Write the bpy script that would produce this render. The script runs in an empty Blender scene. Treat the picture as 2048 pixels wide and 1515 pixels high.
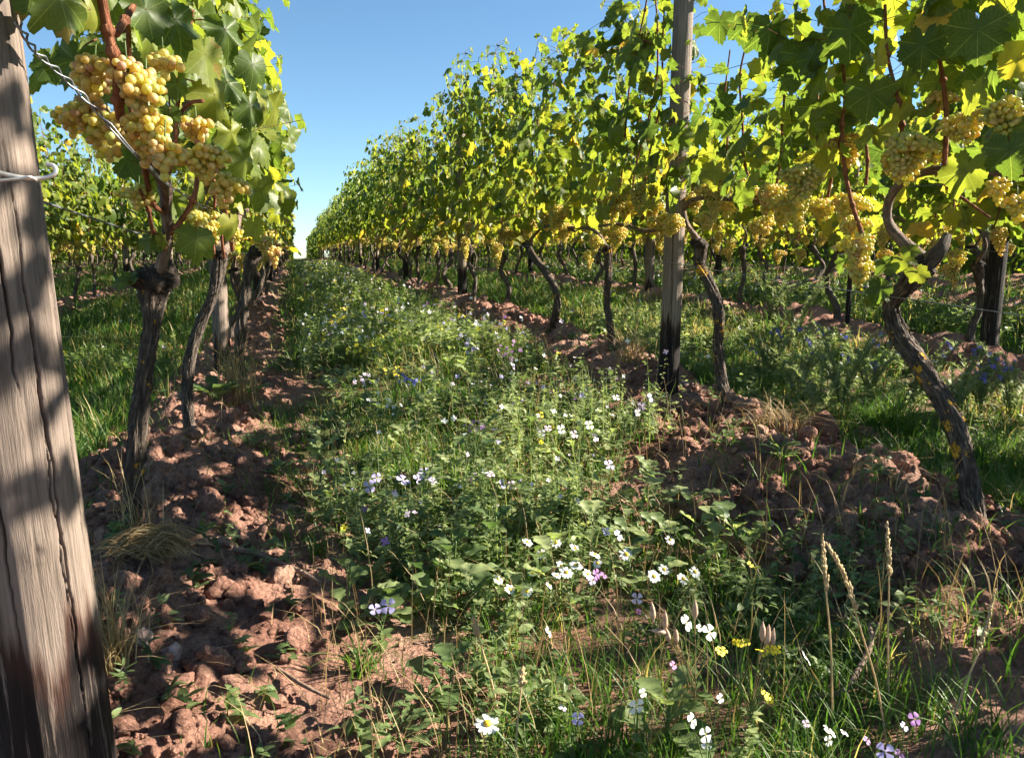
import bpy, math, random
import numpy as np
from math import radians, pi, sin, cos

# ------------------------------------------------------------ camera, world, sun, exposure
SC = bpy.context.scene
PITCH, YAW, FPX = radians(8.62), radians(15.08), 1600.0
EYE = np.array([0, 0, .78])
cd = bpy.data.cameras.new("camera"); cam = bpy.data.objects.new("camera", cd)
SC.collection.objects.link(cam); SC.camera = cam
cd.sensor_width = 36; cd.lens = 36 * FPX / 2048; cd.clip_start = .02; cd.clip_end = 3000
cam.location = EYE; cam.rotation_euler = (pi / 2 - PITCH, 0, -YAW)

SUN_AZ, SUN_EL = radians(94), radians(30)
W = bpy.data.worlds.new("World"); SC.world = W; W.use_nodes = True
wn = W.node_tree; sky = wn.nodes.new('ShaderNodeTexSky'); sky.sky_type = 'NISHITA'
sky.sun_disc = False; sky.sun_elevation = SUN_EL; sky.sun_rotation = SUN_AZ
sky.air_density = .9; sky.dust_density = .0; sky.ozone_density = 3.0; sky.altitude = 300
mxs = wn.nodes.new('ShaderNodeMixRGB'); mxs.blend_type = 'MULTIPLY'; mxs.inputs[0].default_value = 1; mxs.inputs[2].default_value = (.86, 1.0, 1.0, 1)
wn.links.new(sky.outputs[0], mxs.inputs[1]); wn.links.new(mxs.outputs[0], wn.nodes['Background'].inputs[0]); wn.nodes['Background'].inputs[1].default_value = .044
sl = bpy.data.lights.new("sun", 'SUN'); sl.energy = 5.0; sl.angle = radians(.55); sl.color = (1, .91, .76)
so = bpy.data.objects.new("sun", sl); SC.collection.objects.link(so)
from mathutils import Vector
so.rotation_euler = Vector((-sin(SUN_AZ) * cos(SUN_EL), -cos(SUN_AZ) * cos(SUN_EL), -sin(SUN_EL))).to_track_quat('-Z', 'Y').to_euler()
SC.view_settings.view_transform = 'Standard'; SC.view_settings.look = 'None'
SC.view_settings.exposure = 2.12; SC.view_settings.gamma = 1; SC.view_settings.use_curve_mapping = False
cy = SC.cycles
cy.use_adaptive_sampling = True; cy.adaptive_threshold = .06; cy.adaptive_min_samples = 32; cy.use_denoising = True
cy.max_bounces = 7; cy.diffuse_bounces = 3; cy.glossy_bounces = 2; cy.transmission_bounces = 5
cy.transparent_max_bounces = 6; cy.caustics_reflective = False; cy.caustics_refractive = False
cy.sample_clamp_indirect = 4
try: cy.time_limit = 420
except Exception: pass

random.seed(7); RNG = np.random.default_rng(7)

# ------------------------------------------------------------ helpers
_R = np.array([cos(YAW), -sin(YAW), 0]); _F0 = np.array([sin(YAW), cos(YAW), 0])
_F = _F0 * cos(PITCH) - np.array([0, 0, sin(PITCH)]); _U = _F0 * sin(PITCH) + np.array([0, 0, cos(PITCH)])
def ray(x, y): return _F * FPX + _R * (x - 1024) - _U * (y - 757.5)
def at_x(x, y, X): d = ray(x, y); return EYE + d * (X / d[0])
def at_y(x, y, Y): d = ray(x, y); return EYE + d * (Y / d[1])
def on_ground(x, y):
    return _march(x, y, 0.)
def _march(x, y, hh):
    d = ray(x, y); t = np.geomspace(.5, 60, 1400) / FPX; P = EYE + d * t[:, None]
    k = np.argmax(P[:, 2] < ground_z(P[:, 0], P[:, 1]) + hh); t = np.linspace(t[max(k - 1, 0)], t[k], 12); P = EYE + d * t[:, None]
    return P[np.argmax(P[:, 2] < ground_z(P[:, 0], P[:, 1]) + hh)]
def project(P):
    v = np.atleast_2d(P) - EYE; z = v @ _F
    return 1024 + FPX * (v @ _R) / z, 757.5 - FPX * (v @ _U) / z, z

def _h(i, j, s):
    n = (i.astype(np.int64) * 374761393 + j.astype(np.int64) * 668265263 + s * 974711) & 0xffffffff
    n = ((n ^ (n >> 13)) * 1274126177) & 0xffffffff
    return ((n ^ (n >> 16)) & 0xffff) / 65535.0
def vn(x, y, s=0):
    x = np.asarray(x, float); y = np.asarray(y, float)
    i = np.floor(x); j = np.floor(y); u = x - i; v = y - j
    u = u * u * (3 - 2 * u); v = v * v * (3 - 2 * v)
    a = _h(i, j, s); b = _h(i + 1, j, s); c = _h(i, j + 1, s); d = _h(i + 1, j + 1, s)
    return (a * (1 - u) + b * u) * (1 - v) + (c * (1 - u) + d * u) * v
def fbm(x, y, s=0, o=4):
    r = 0; a = .5
    for k in range(o): r = r + a * vn(x * 2 ** k + 17.3 * k, y * 2 ** k - 9.1 * k, s + k); a /= 2
    return r

def new_mesh(name, V, faces, mats, smooth=True, attrs=None, uv=None, mi=None):
    """faces: list of int arrays (n,k)"""
    me = bpy.data.meshes.new(name); V = np.ascontiguousarray(V, np.float32)
    faces = [np.asarray(f, np.int32) for f in faces if len(f)]
    me.vertices.add(len(V)); me.vertices.foreach_set('co', V.ravel())
    loops = np.concatenate([f.ravel() for f in faces])
    tot = np.concatenate([np.full(len(f), f.shape[1], np.int32) for f in faces])
    st = np.concatenate([[0], np.cumsum(tot)[:-1]]).astype(np.int32)
    me.loops.add(len(loops)); me.loops.foreach_set('vertex_index', loops)
    me.polygons.add(len(tot)); me.polygons.foreach_set('loop_start', st); me.polygons.foreach_set('loop_total', tot)
    me.polygons.foreach_set('use_smooth', np.full(len(tot), smooth, bool))
    if mi is not None: me.polygons.foreach_set('material_index', np.asarray(mi, np.int32))
    if not isinstance(mats, (list, tuple)): mats = [mats]
    for m in mats: me.materials.append(m)
    for k, a in (attrs or {}).items():
        at = me.attributes.new(k, 'FLOAT', 'POINT'); at.data.foreach_set('value', np.ascontiguousarray(a, np.float32))
    if uv is not None:
        l = me.uv_layers.new(name='UVMap'); l.data.foreach_set('uv', np.ascontiguousarray(uv, np.float32)[loops].ravel())
    me.update(calc_edges=True); return me

class MB:
    """collects vertex / face blocks into one mesh"""
    def __init__(s): s.V = []; s.F = {}; s.n = 0; s.T = []; s.UV = []; s.MI = {}
    def add(s, V, faces, tint=0.5, uv=None, mi=0):
        V = np.asarray(V, float).reshape(-1, 3)
        for f in faces:
            f = np.asarray(f, np.int64)
            if len(f) == 0: continue
            s.F.setdefault(f.shape[1], []).append(f + s.n); s.MI.setdefault(f.shape[1], []).append(np.full(len(f), mi))
        s.V.append(V); s.n += len(V)
        s.T.append(np.broadcast_to(np.asarray(tint, float), (len(V),)))
        s.UV.append(np.zeros((len(V), 2)) if uv is None else uv)
    def mesh(s, name, mats, smooth=True):
        ks = sorted(s.F)
        return new_mesh(name, np.concatenate(s.V), [np.concatenate(s.F[k]) for k in ks], mats, smooth,
                        {'tint': np.concatenate(s.T)}, np.concatenate(s.UV), np.concatenate([np.concatenate(s.MI[k]) for k in ks]))

def link(name, me, parent=None, loc=None, **tags):
    o = bpy.data.objects.new(name, me); SC.collection.objects.link(o)
    if parent is not None: o.parent = parent
    if loc is not None: o.location = loc
    for k, v in tags.items():
        if v: o[{'label': 'label', 'cat': 'category', 'group': 'group', 'kind': 'kind'}[k]] = v
    return o
def thing(name, loc, label, cat, group=None, rz=0):
    o = link(name, None, None, loc, label=label, cat=cat, group=group); o.rotation_euler = (0, 0, rz)
    o.empty_display_size = .1
    return o
def copy_tree(root, loc, rz=0, label=None, group=None, sc=None):
    r = root.copy(); SC.collection.objects.link(r); r.location = loc; r.rotation_euler = (0, 0, rz)
    if sc is not None: r.scale = sc
    if label: r['label'] = label
    if group: r['group'] = group
    for ch in KIDS[root.name]:
        c = ch.copy(); SC.collection.objects.link(c); c.parent = r
        for g in KIDS.get(ch.name, []):
            d = g.copy(); SC.collection.objects.link(d); d.parent = c
    return r
KIDS = {}
def part(name, me, parent, loc=None, rot=None, label=None):
    o = link(name, me, parent, loc, label=label)
    if rot is not None: o.rotation_euler = rot
    KIDS.setdefault(parent.name, []).append(o); return o

def norm(v): v = np.asarray(v, float); return v / np.maximum(np.linalg.norm(v, axis=-1, keepdims=True), 1e-9)
def spline(P, n):
    P = np.asarray(P, float); Q = np.vstack([2 * P[0] - P[1], P, 2 * P[-1] - P[-2]]); out = []
    ts = np.linspace(0, len(P) - 1, n); ii = np.minimum(ts.astype(int), len(P) - 2); t = (ts - ii)[:, None]
    a, b, c, d = Q[ii], Q[ii + 1], Q[ii + 2], Q[ii + 3]
    return .5 * (2 * b + (c - a) * t + (2 * a - 5 * b + 4 * c - d) * t ** 2 + (3 * b - a - 3 * c + d) * t ** 3)
def tube_geo(P, R, sides=10, n=None, bark=0, seed=0, cap=True, twist=0, flat=0):
    P = np.asarray(P, float); R = np.atleast_1d(np.asarray(R, float)); R = np.interp(np.linspace(0, 1, len(P)), np.linspace(0, 1, len(R)), R) if len(R) > 1 else np.full(len(P), R[0])
    if n: rr = np.interp(np.linspace(0, len(P) - 1, n), np.arange(len(P)), R); P = spline(P, n); R = rr
    n = len(P); T = norm(np.gradient(P, axis=0))
    a = np.array([1., 0, 0]) if abs(T[0][0]) < .8 else np.array([0, 1., 0])
    N = np.zeros((n, 3)); v = a - T[0] * (a @ T[0]); N[0] = norm(v)
    for i in range(1, n): v = N[i - 1] - T[i] * (N[i - 1] @ T[i]); N[i] = norm(v)
    B = np.cross(T, N); th = np.linspace(0, 2 * pi, sides, endpoint=False)
    L = np.concatenate([[0], np.cumsum(np.linalg.norm(np.diff(P, axis=0), axis=1))])
    TH, LL = np.meshgrid(th, L); r = R[:, None] * np.ones_like(TH)
    if bark:
        a2 = TH + twist * LL
        cx, sx = np.cos(a2) * 1.6, np.sin(a2) * 1.6
        rid = 1 - np.abs(2 * vn(cx * 3.1 + seed * 7, sx * 3.1 + LL * 5, seed) - 1)
        rid2 = 1 - np.abs(2 * vn(cx * 7 + 30 + seed, sx * 7 + LL * 11, seed + 3) - 1)
        lump = fbm(cx * 1.1 + 9 * seed, sx * 1.1 + LL * 9, seed + 5, 3)
        fine = vn(TH * 9 + np.sin(LL * 30), LL * 160, seed + 9)
        r = r * (1 + bark * ((rid - .5) * .55 + (rid2 - .5) * .35 + (lump - .5) * .9 + (fine - .5) * .12))
    V = P[:, None, :] + N[:, None, :] * (r * np.cos(TH))[..., None] + B[:, None, :] * (r * np.sin(TH))[..., None]
    V = V.reshape(-1, 3); i = np.arange(n - 1)[:, None] * sides; j = np.arange(sides)[None]; j2 = (j + 1) % sides
    F = np.stack([i + j, i + j2, i + sides + j2, i + sides + j], -1).reshape(-1, 4)
    uv = np.stack([TH / (2 * pi), LL], -1).reshape(-1, 2); fs = [F]
    if cap:
        V = np.vstack([V, P[0], P[-1] + T[-1] * R[-1] * .3]); uv = np.vstack([uv, [0, 0], [0, L[-1]]]); k = len(V)
        jj = np.arange(sides); fs.append(np.concatenate([np.stack([jj * 0 + k - 2, (jj + 1) % sides, jj], -1),
            np.stack([jj * 0 + k - 1, (n - 1) * sides + jj, (n - 1) * sides + (jj + 1) % sides], -1)]))
    return V, fs, uv
def tube_mesh(name, P, R, mat, **k):
    V, f, uv = tube_geo(P, R, **k); b = MB(); b.add(V, f, .5, uv); return b.mesh(name, mat)

# ------------------------------------------------------------ materials
def mat(name):
    m = bpy.data.materials.new(name); m.use_nodes = True; t = m.node_tree; t.nodes.clear()
    return m, t, (lambda ty, **kw: _nd(t, ty, kw))
def _nd(t, ty, kw):
    n = t.nodes.new('ShaderNode' + ty)
    for k, v in kw.items():
        if k.startswith('i_'):
            n.inputs[int(k[2:]) if k[2:].isdigit() else k[2:].replace('_', ' ')].default_value = v
        else: setattr(n, k, v)
    return n
def ramp(N, pts):
    r = N('ValToRGB'); e = r.color_ramp.elements
    while len(e) > 1: e.remove(e[-1])
    e[0].position = pts[0][0]; e[0].color = (*pts[0][1], 1)
    for p, c in pts[1:]: x = e.new(p); x.color = (*c, 1)
    return r

def leaf_mat(name, pts, trans, tcol, back, vein=False, gloss=.28, rough=.45):
    m, t, N = mat(name); L = t.links.new
    at = N('Attribute', attribute_name='tint'); r = ramp(N, pts); L(at.outputs['Fac'], r.inputs[0]); col = r.outputs[0]
    geo = N('NewGeometry'); co = N('TexCoord')
    nz = N('TexNoise', i_Scale=60., i_Detail=3.); L(co.outputs['Object'], nz.inputs['Vector'])
    mx = N('MixRGB', blend_type='MULTIPLY', i_0=.5); L(col, mx.inputs[1])
    r2 = ramp(N, [(.3, (.65, .65, .6)), (.7, (1.2, 1.15, 1.0))]); L(nz.outputs[0], r2.inputs[0]); L(r2.outputs[0], mx.inputs[2]); col = mx.outputs[0]
    bump_h = nz.outputs[0]
    if vein:
        uv = N('UVMap'); sp = N('SeparateXYZ'); L(uv.outputs[0], sp.inputs[0])
        def M(op, a, b=None, c=None):
            n = N('Math', operation=op)
            for k, v in enumerate((a, b, c)):
                if v is None: continue
                if isinstance(v, (int, float)): n.inputs[k].default_value = v
                else: L(v, n.inputs[k])
            return n.outputs[0]
        ang = M('ABSOLUTE', M('ARCTAN2', sp.outputs[0], sp.outputs[1])); rad = M('SQRT', M('ADD', M('MULTIPLY', sp.outputs[0], sp.outputs[0]), M('MULTIPLY', sp.outputs[1], sp.outputs[1])))
        d = None; ds = []
        for a0 in (0, .87, 1.92): ds.append(M('ABSOLUTE', M('SUBTRACT', ang, a0)))
        d = M('MINIMUM', M('MINIMUM', ds[0], ds[1]), ds[2])
        lin = M('LESS_THAN', M('MULTIPLY', d, rad), M('MINIMUM', .008, M('MULTIPLY', rad, .03)))
        sec = M('SINE', M('SUBTRACT', M('MULTIPLY', rad, 46.), M('MULTIPLY', d, 26.)))
        sec = M('MULTIPLY', M('MULTIPLY', M('GREATER_THAN', sec, .9), M('GREATER_THAN', rad, .16)), .3)
        v = M('MAXIMUM', lin, sec)
        mv = N('MixRGB', blend_type='MIX'); L(M('MULTIPLY', v, .45), mv.inputs[0]); L(col, mv.inputs[1]); mv.inputs[2].default_value = (.26, .32, .10, 1); col = mv.outputs[0]
        # brown autumn margin and holes-like specks on a few leaves
        n2 = N('TexNoise', i_Scale=9., i_Detail=4.); L(co.outputs['Object'], n2.inputs['Vector'])
        sp2 = M('MULTIPLY', M('GREATER_THAN', M('ADD', n2.outputs[0], M('MULTIPLY', rad, .2)), .785), .55)
        mb = N('MixRGB'); L(sp2, mb.inputs[0]); L(col, mb.inputs[1]); mb.inputs[2].default_value = (.22, .13, .04, 1); col = mb.outputs[0]
        bump_h = M('SUBTRACT', M('MULTIPLY', nz.outputs[0], .6), M('MULTIPLY', v, .7))
    mbk = N('MixRGB'); L(geo.outputs['Backfacing'], mbk.inputs[0]); L(col, mbk.inputs[1])
    hb = N('MixRGB', i_0=back[3]); L(col, hb.inputs[1]); hb.inputs[2].default_value = (*back[:3], 1); L(hb.outputs[0], mbk.inputs[2])
    bp = N('Bump', i_Strength=.35, i_Distance=.004); L(bump_h, bp.inputs['Height'])
    p = N('BsdfPrincipled', i_Roughness=rough); p.inputs['Specular IOR Level'].default_value = gloss
    L(mbk.outputs[0], p.inputs['Base Color']); L(bp.outputs[0], p.inputs['Normal'])
    tr = N('BsdfTranslucent'); tm = N('MixRGB', blend_type='MULTIPLY', i_0=1.); L(col, tm.inputs[1]); tm.inputs[2].default_value = (*tcol, 1); L(tm.outputs[0], tr.inputs[0])
    ms = N('MixShader', i_0=trans); L(p.outputs[0], ms.inputs[1]); L(tr.outputs[0], ms.inputs[2])
    o = N('OutputMaterial'); L(ms.outputs[0], o.inputs[0]); return m

LEAFPTS = [(0, (.026, .058, .014)), (.35, (.065, .105, .020)), (.62, (.125, .155, .024)), (.82, (.22, .22, .03)), (.93, (.34, .29, .04)), (1, (.45, .30, .05))]
M_LEAF = leaf_mat('vine_leaf', LEAFPTS, .43, (2.7, 2.6, 1.3), (.15, .19, .08, .55), vein=True)
M_LEAF2 = leaf_mat('vine_leaf_far', LEAFPTS, .42, (2.5, 2.5, 1.2), (.15, .19, .08, .5))
M_GRASS = leaf_mat('grass_blade', [(0, (.025, .07, .012)), (.5, (.06, .13, .02)), (.8, (.12, .17, .03)), (.9, (.32, .25, .11)), (1, (.42, .33, .16))], .35, (2.2, 2.3, 1.4), (.08, .13, .03, .3), rough=.5)
M_HERB = leaf_mat('herb_leaf', [(0, (.05, .092, .035)), (.5, (.14, .19, .075)), (1, (.28, .32, .16))], .36, (2.2, 2.3, 1.3), (.12, .18, .09, .5), rough=.5)
M_STRAW = leaf_mat('dry_straw', [(0, (.20, .13, .06)), (.5, (.38, .28, .14)), (1, (.55, .44, .26))], .25, (1.4, 1.3, 1.0), (.3, .22, .12, .4), rough=.6)

def petal_mat(name, c, tr=.35):
    m, t, N = mat(name); L = t.links.new
    p = N('BsdfPrincipled', i_Roughness=.6); p.inputs['Base Color'].default_value = (*c, 1)
    s = N('BsdfTranslucent'); s.inputs[0].default_value = (*c, 1)
    ms = N('MixShader', i_0=tr); L(p.outputs[0], ms.inputs[1]); L(s.outputs[0], ms.inputs[2]); o = N('OutputMaterial'); L(ms.outputs[0], o.inputs[0]); return m
M_WHITE = petal_mat('white_petal', (.82, .83, .82)); M_LILAC = petal_mat('lilac_petal', (.52, .46, .78)); M_PURPLE = petal_mat('purple_petal', (.36, .16, .44))
M_YELLOW = petal_mat('yellow_petal', (.80, .66, .03)); M_DISC = petal_mat('daisy_disc', (.75, .48, .02), .1); M_BLUE = petal_mat('blue_petal', (.12, .12, .62))
M_PINK = petal_mat('pale_pink_petal', (.78, .62, .78))

def bark_mat(name, c1, c2, c3, lichen=.0, sx=26., sy=5.5):
    m, t, N = mat(name); L = t.links.new
    uv = N('UVMap'); mp = N('Mapping'); mp.inputs['Scale'].default_value = (sx, sy * 3, 1); L(uv.outputs[0], mp.inputs[0])
    a = N('TexNoise', i_Scale=1.0, i_Detail=6., i_Roughness=.65); L(mp.outputs[0], a.inputs['Vector'])
    co = N('TexCoord'); b = N('TexNoise', i_Scale=45., i_Detail=5.); L(co.outputs['Object'], b.inputs['Vector'])
    r = ramp(N, [(.3, c1), (.5, c2), (.68, c3)]); L(a.outputs[0], r.inputs[0])
    mx = N('MixRGB', blend_type='MULTIPLY', i_0=.6); L(r.outputs[0], mx.inputs[1]); r2 = ramp(N, [(.3, (.45, .45, .45)), (.7, (1.3, 1.3, 1.3))]); L(b.outputs[0], r2.inputs[0]); L(r2.outputs[0], mx.inputs[2]); col = mx.outputs[0]
    if lichen:
        l = N('TexNoise', i_Scale=14., i_Detail=5., i_Roughness=.7); L(co.outputs['Object'], l.inputs['Vector'])
        lr = ramp(N, [(lichen, (0, 0, 0)), (lichen + .02, (1, 1, 1))]); L(l.outputs[0], lr.inputs[0])
        ml = N('MixRGB'); L(lr.outputs[0], ml.inputs[0]); L(col, ml.inputs[1]); ml.inputs[2].default_value = (.55, .30, .03, 1); col = ml.outputs[0]
    ad = N('Math', operation='MULTIPLY_ADD', i_1=.4); L(b.outputs[0], ad.inputs[0]); L(a.outputs[0], ad.inputs[2])
    bp = N('Bump', i_Strength=.9, i_Distance=.012); L(ad.outputs[0], bp.inputs['Height'])
    p = N('BsdfPrincipled', i_Roughness=.85); p.inputs['Specular IOR Level'].default_value = .2
    L(col, p.inputs['Base Color']); L(bp.outputs[0], p.inputs['Normal']); o = N('OutputMaterial'); L(p.outputs[0], o.inputs[0]); return m
M_BARK = bark_mat('vine_bark', (.020, .015, .012), (.085, .066, .054), (.25, .20, .16), .66)
M_HEAD = bark_mat('dark_head_bark', (.012, .009, .008), (.04, .03, .025), (.12, .09, .07), 0)
M_BARKO = bark_mat('vine_bark_lichen', (.020, .015, .012), (.085, .066, .054), (.23, .18, .14), .60)
M_CANE = bark_mat('cane_bark', (.14, .05, .025), (.26, .10, .05), (.36, .17, .09), 0, 8., 6.)
M_OLDCANE = bark_mat('old_cane_bark', (.07, .045, .035), (.17, .12, .095), (.30, .23, .18), 0, 12., 8.)

def grape_mat():
    m, t, N = mat('grape_skin'); L = t.links.new
    at = N('Attribute', attribute_name='tint'); r = ramp(N, [(0, (.38, .44, .13)), (.4, (.60, .56, .14)), (.75, (.62, .46, .17)), (1, (.42, .25, .15))]); L(at.outputs['Fac'], r.inputs[0])
    co = N('TexCoord'); n = N('TexNoise', i_Scale=120., i_Detail=4.); L(co.outputs['Object'], n.inputs['Vector'])
    r2 = ramp(N, [(.35, (.55, .42, .32)), (.5, (1, 1, 1))]); L(n.outputs[0], r2.inputs[0])
    v = N('TexVoronoi', i_Scale=230.); L(co.outputs['Object'], v.inputs['Vector']); r3 = ramp(N, [(.10, (.35, .2, .1)), (.2, (1, 1, 1))]); L(v.outputs['Distance'], r3.inputs[0])
    mx = N('MixRGB', blend_type='MULTIPLY', i_0=.55); L(r.outputs[0], mx.inputs[1]); L(r2.outputs[0], mx.inputs[2])
    m2 = N('MixRGB', blend_type='MULTIPLY', i_0=.6); L(mx.outputs[0], m2.inputs[1]); L(r3.outputs[0], m2.inputs[2])
    bl = N('TexNoise', i_Scale=38., i_Detail=3.); L(co.outputs['Object'], bl.inputs['Vector']); br_ = ramp(N, [(.42, (0, 0, 0)), (.66, (.34, .34, .34))]); L(bl.outputs[0], br_.inputs[0]); mb = N('MixRGB'); L(br_.outputs[0], mb.inputs[0]); L(m2.outputs[0], mb.inputs[1]); mb.inputs[2].default_value = (.62, .60, .50, 1)
    p = N('BsdfPrincipled', i_Roughness=.38); p.inputs['Specular IOR Level'].default_value = .4
    L(mb.outputs[0], p.inputs['Base Color'])
    tr = N('BsdfTranslucent'); tc = N('MixRGB', blend_type='MULTIPLY', i_0=1.); L(m2.outputs[0], tc.inputs[1]); tc.inputs[2].default_value = (1.5, 1.48, .75, 1); L(tc.outputs[0], tr.inputs[0])
    ms = N('MixShader', i_0=.46); L(p.outputs[0], ms.inputs[1]); L(tr.outputs[0], ms.inputs[2]); o = N('OutputMaterial'); L(ms.outputs[0], o.inputs[0]); return m
M_GRAPE = grape_mat()

def wood_mat(name, base, dark, tar_h, red=.5):
    """weathered post: grey-tan wood, long grain, cracks, tarry foot with ragged upper edge. UV.y = height"""
    m, t, N = mat(name); L = t.links.new
    uv = N('UVMap'); mp = N('Mapping'); mp.inputs['Scale'].default_value = (40, 4.2, 1); L(uv.outputs[0], mp.inputs[0])
    g = N('TexNoise', i_Scale=1., i_Detail=9., i_Roughness=.72, i_Distortion=.35); L(mp.outputs[0], g.inputs['Vector'])
    mp2 = N('Mapping'); mp2.inputs['Scale'].default_value = (5, 2.1, 1); L(uv.outputs[0], mp2.inputs[0])
    g2 = N('TexNoise', i_Scale=1., i_Detail=4.); L(mp2.outputs[0], g2.inputs['Vector'])
    r = ramp(N, [(.30, tuple(c * .30 for c in base)), (.42, tuple(c * .70 for c in base)), (.52, base), (.7, tuple(min(1, c * 1.35) for c in base))]); L(g.outputs[0], r.inputs[0])
    mx = N('MixRGB', blend_type='MULTIPLY', i_0=.7); L(r.outputs[0], mx.inputs[1]); r2 = ramp(N, [(.3, (.66, .62, .60)), (.65, (1.12, 1.08, 1.0))]); L(g2.outputs[0], r2.inputs[0]); L(r2.outputs[0], mx.inputs[2])
    sp = N('SeparateXYZ'); L(uv.outputs[0], sp.inputs[0])
    mp3 = N('Mapping'); mp3.inputs['Scale'].default_value = (13, 1.1, 1); L(uv.outputs[0], mp3.inputs[0])
    g3 = N('TexNoise', i_Scale=1., i_Detail=5., i_Roughness=.6); L(mp3.outputs[0], g3.inputs['Vector'])
    def M(op, a, b):
        n = N('Math', operation=op)
        for k, v in enumerate((a, b)):
            if isinstance(v, (int, float)): n.inputs[k].default_value = v
            else: L(v, n.inputs[k])
        return n.outputs[0]
    h = M('ADD', M('MULTIPLY', M('SUBTRACT', g3.outputs[0], .5), 1.1), M('MULTIPLY', M('SUBTRACT', tar_h, sp.outputs[1]), 2.6))
    rr = ramp(N, [(0, (0, 0, 0)), (.12, (1, 1, 1))]); L(h, rr.inputs[0])
    tar = ramp(N, [(0, (.11, .055, .035)), (.08, (.05, .022, .015)), (.28, dark)]); L(h, tar.inputs[0])
    pat = ramp(N, [(.55, (1, 1, 1)), (.68, (.15, .15, .15))]); L(g.outputs[0], pat.inputs[0])
    fac = N('MixRGB', blend_type='MULTIPLY', i_0=1.); L(rr.outputs[0], fac.inputs[1]); L(pat.outputs[0], fac.inputs[2])
    m2 = N('MixRGB'); L(fac.outputs[0], m2.inputs[0]); L(mx.outputs[0], m2.inputs[1]); L(tar.outputs[0], m2.inputs[2])
    bp = N('Bump', i_Strength=.9, i_Distance=.008); L(g.outputs[0], bp.inputs['Height'])
    p = N('BsdfPrincipled', i_Roughness=.75); p.inputs['Specular IOR Level'].default_value = .25
    at = N('Attribute', attribute_name='tint'); cr = N('MixRGB', blend_type='MULTIPLY', i_0=1.); L(m2.outputs[0], cr.inputs[1]); rc = ramp(N, [(.0, (.10, .06, .04)), (.5, (1, 1, 1))]); L(at.outputs['Fac'], rc.inputs[0]); L(rc.outputs[0], cr.inputs[2])
    L(cr.outputs[0], p.inputs['Base Color']); L(bp.outputs[0], p.inputs['Normal']); o = N('OutputMaterial'); L(p.outputs[0], o.inputs[0]); return m
M_POST = wood_mat('weathered_post_wood', (.205, .165, .142), (.010, .007, .007), .24)
M_POST2 = wood_mat('grey_post_wood', (.235, .19, .155), (.010, .007, .007), .46)

def simple_mat(name, c, rough=.6, metal=0, bump=0, bs=60):
    m, t, N = mat(name); L = t.links.new; p = N('BsdfPrincipled', i_Roughness=rough, i_Metallic=metal)
    co = N('TexCoord'); n = N('TexNoise', i_Scale=float(bs), i_Detail=5.); L(co.outputs['Object'], n.inputs['Vector'])
    r = ramp(N, [(.3, tuple(x * .6 for x in c)), (.7, tuple(min(1, x * 1.3) for x in c))]); L(n.outputs[0], r.inputs[0]); L(r.outputs[0], p.inputs['Base Color'])
    if bump: bp = N('Bump', i_Strength=bump, i_Distance=.01); L(n.outputs[0], bp.inputs['Height']); L(bp.outputs[0], p.inputs['Normal'])
    o = N('OutputMaterial'); L(p.outputs[0], o.inputs[0]); return m
M_WIRE = simple_mat('galvanised_wire', (.22, .24, .26), .45, .7)
M_HOOK = simple_mat('hook_steel', (.55, .54, .52), .4, .6)
M_STONE = simple_mat('pink_stone', (.42, .28, .24), .85, 0, .4, 40)
M_POD = simple_mat('seed_pod', (.42, .28, .19), .75, 0, .2, 90)
M_TWIG = simple_mat('dry_twig', (.20, .13, .09), .85, 0, .5, 60)
M_STEM = leaf_mat('green_stem', [(0, (.05, .10, .03)), (1, (.16, .22, .07))], .15, (1.5, 1.5, 1.), (.1, .15, .05, .3), rough=.55)

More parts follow.
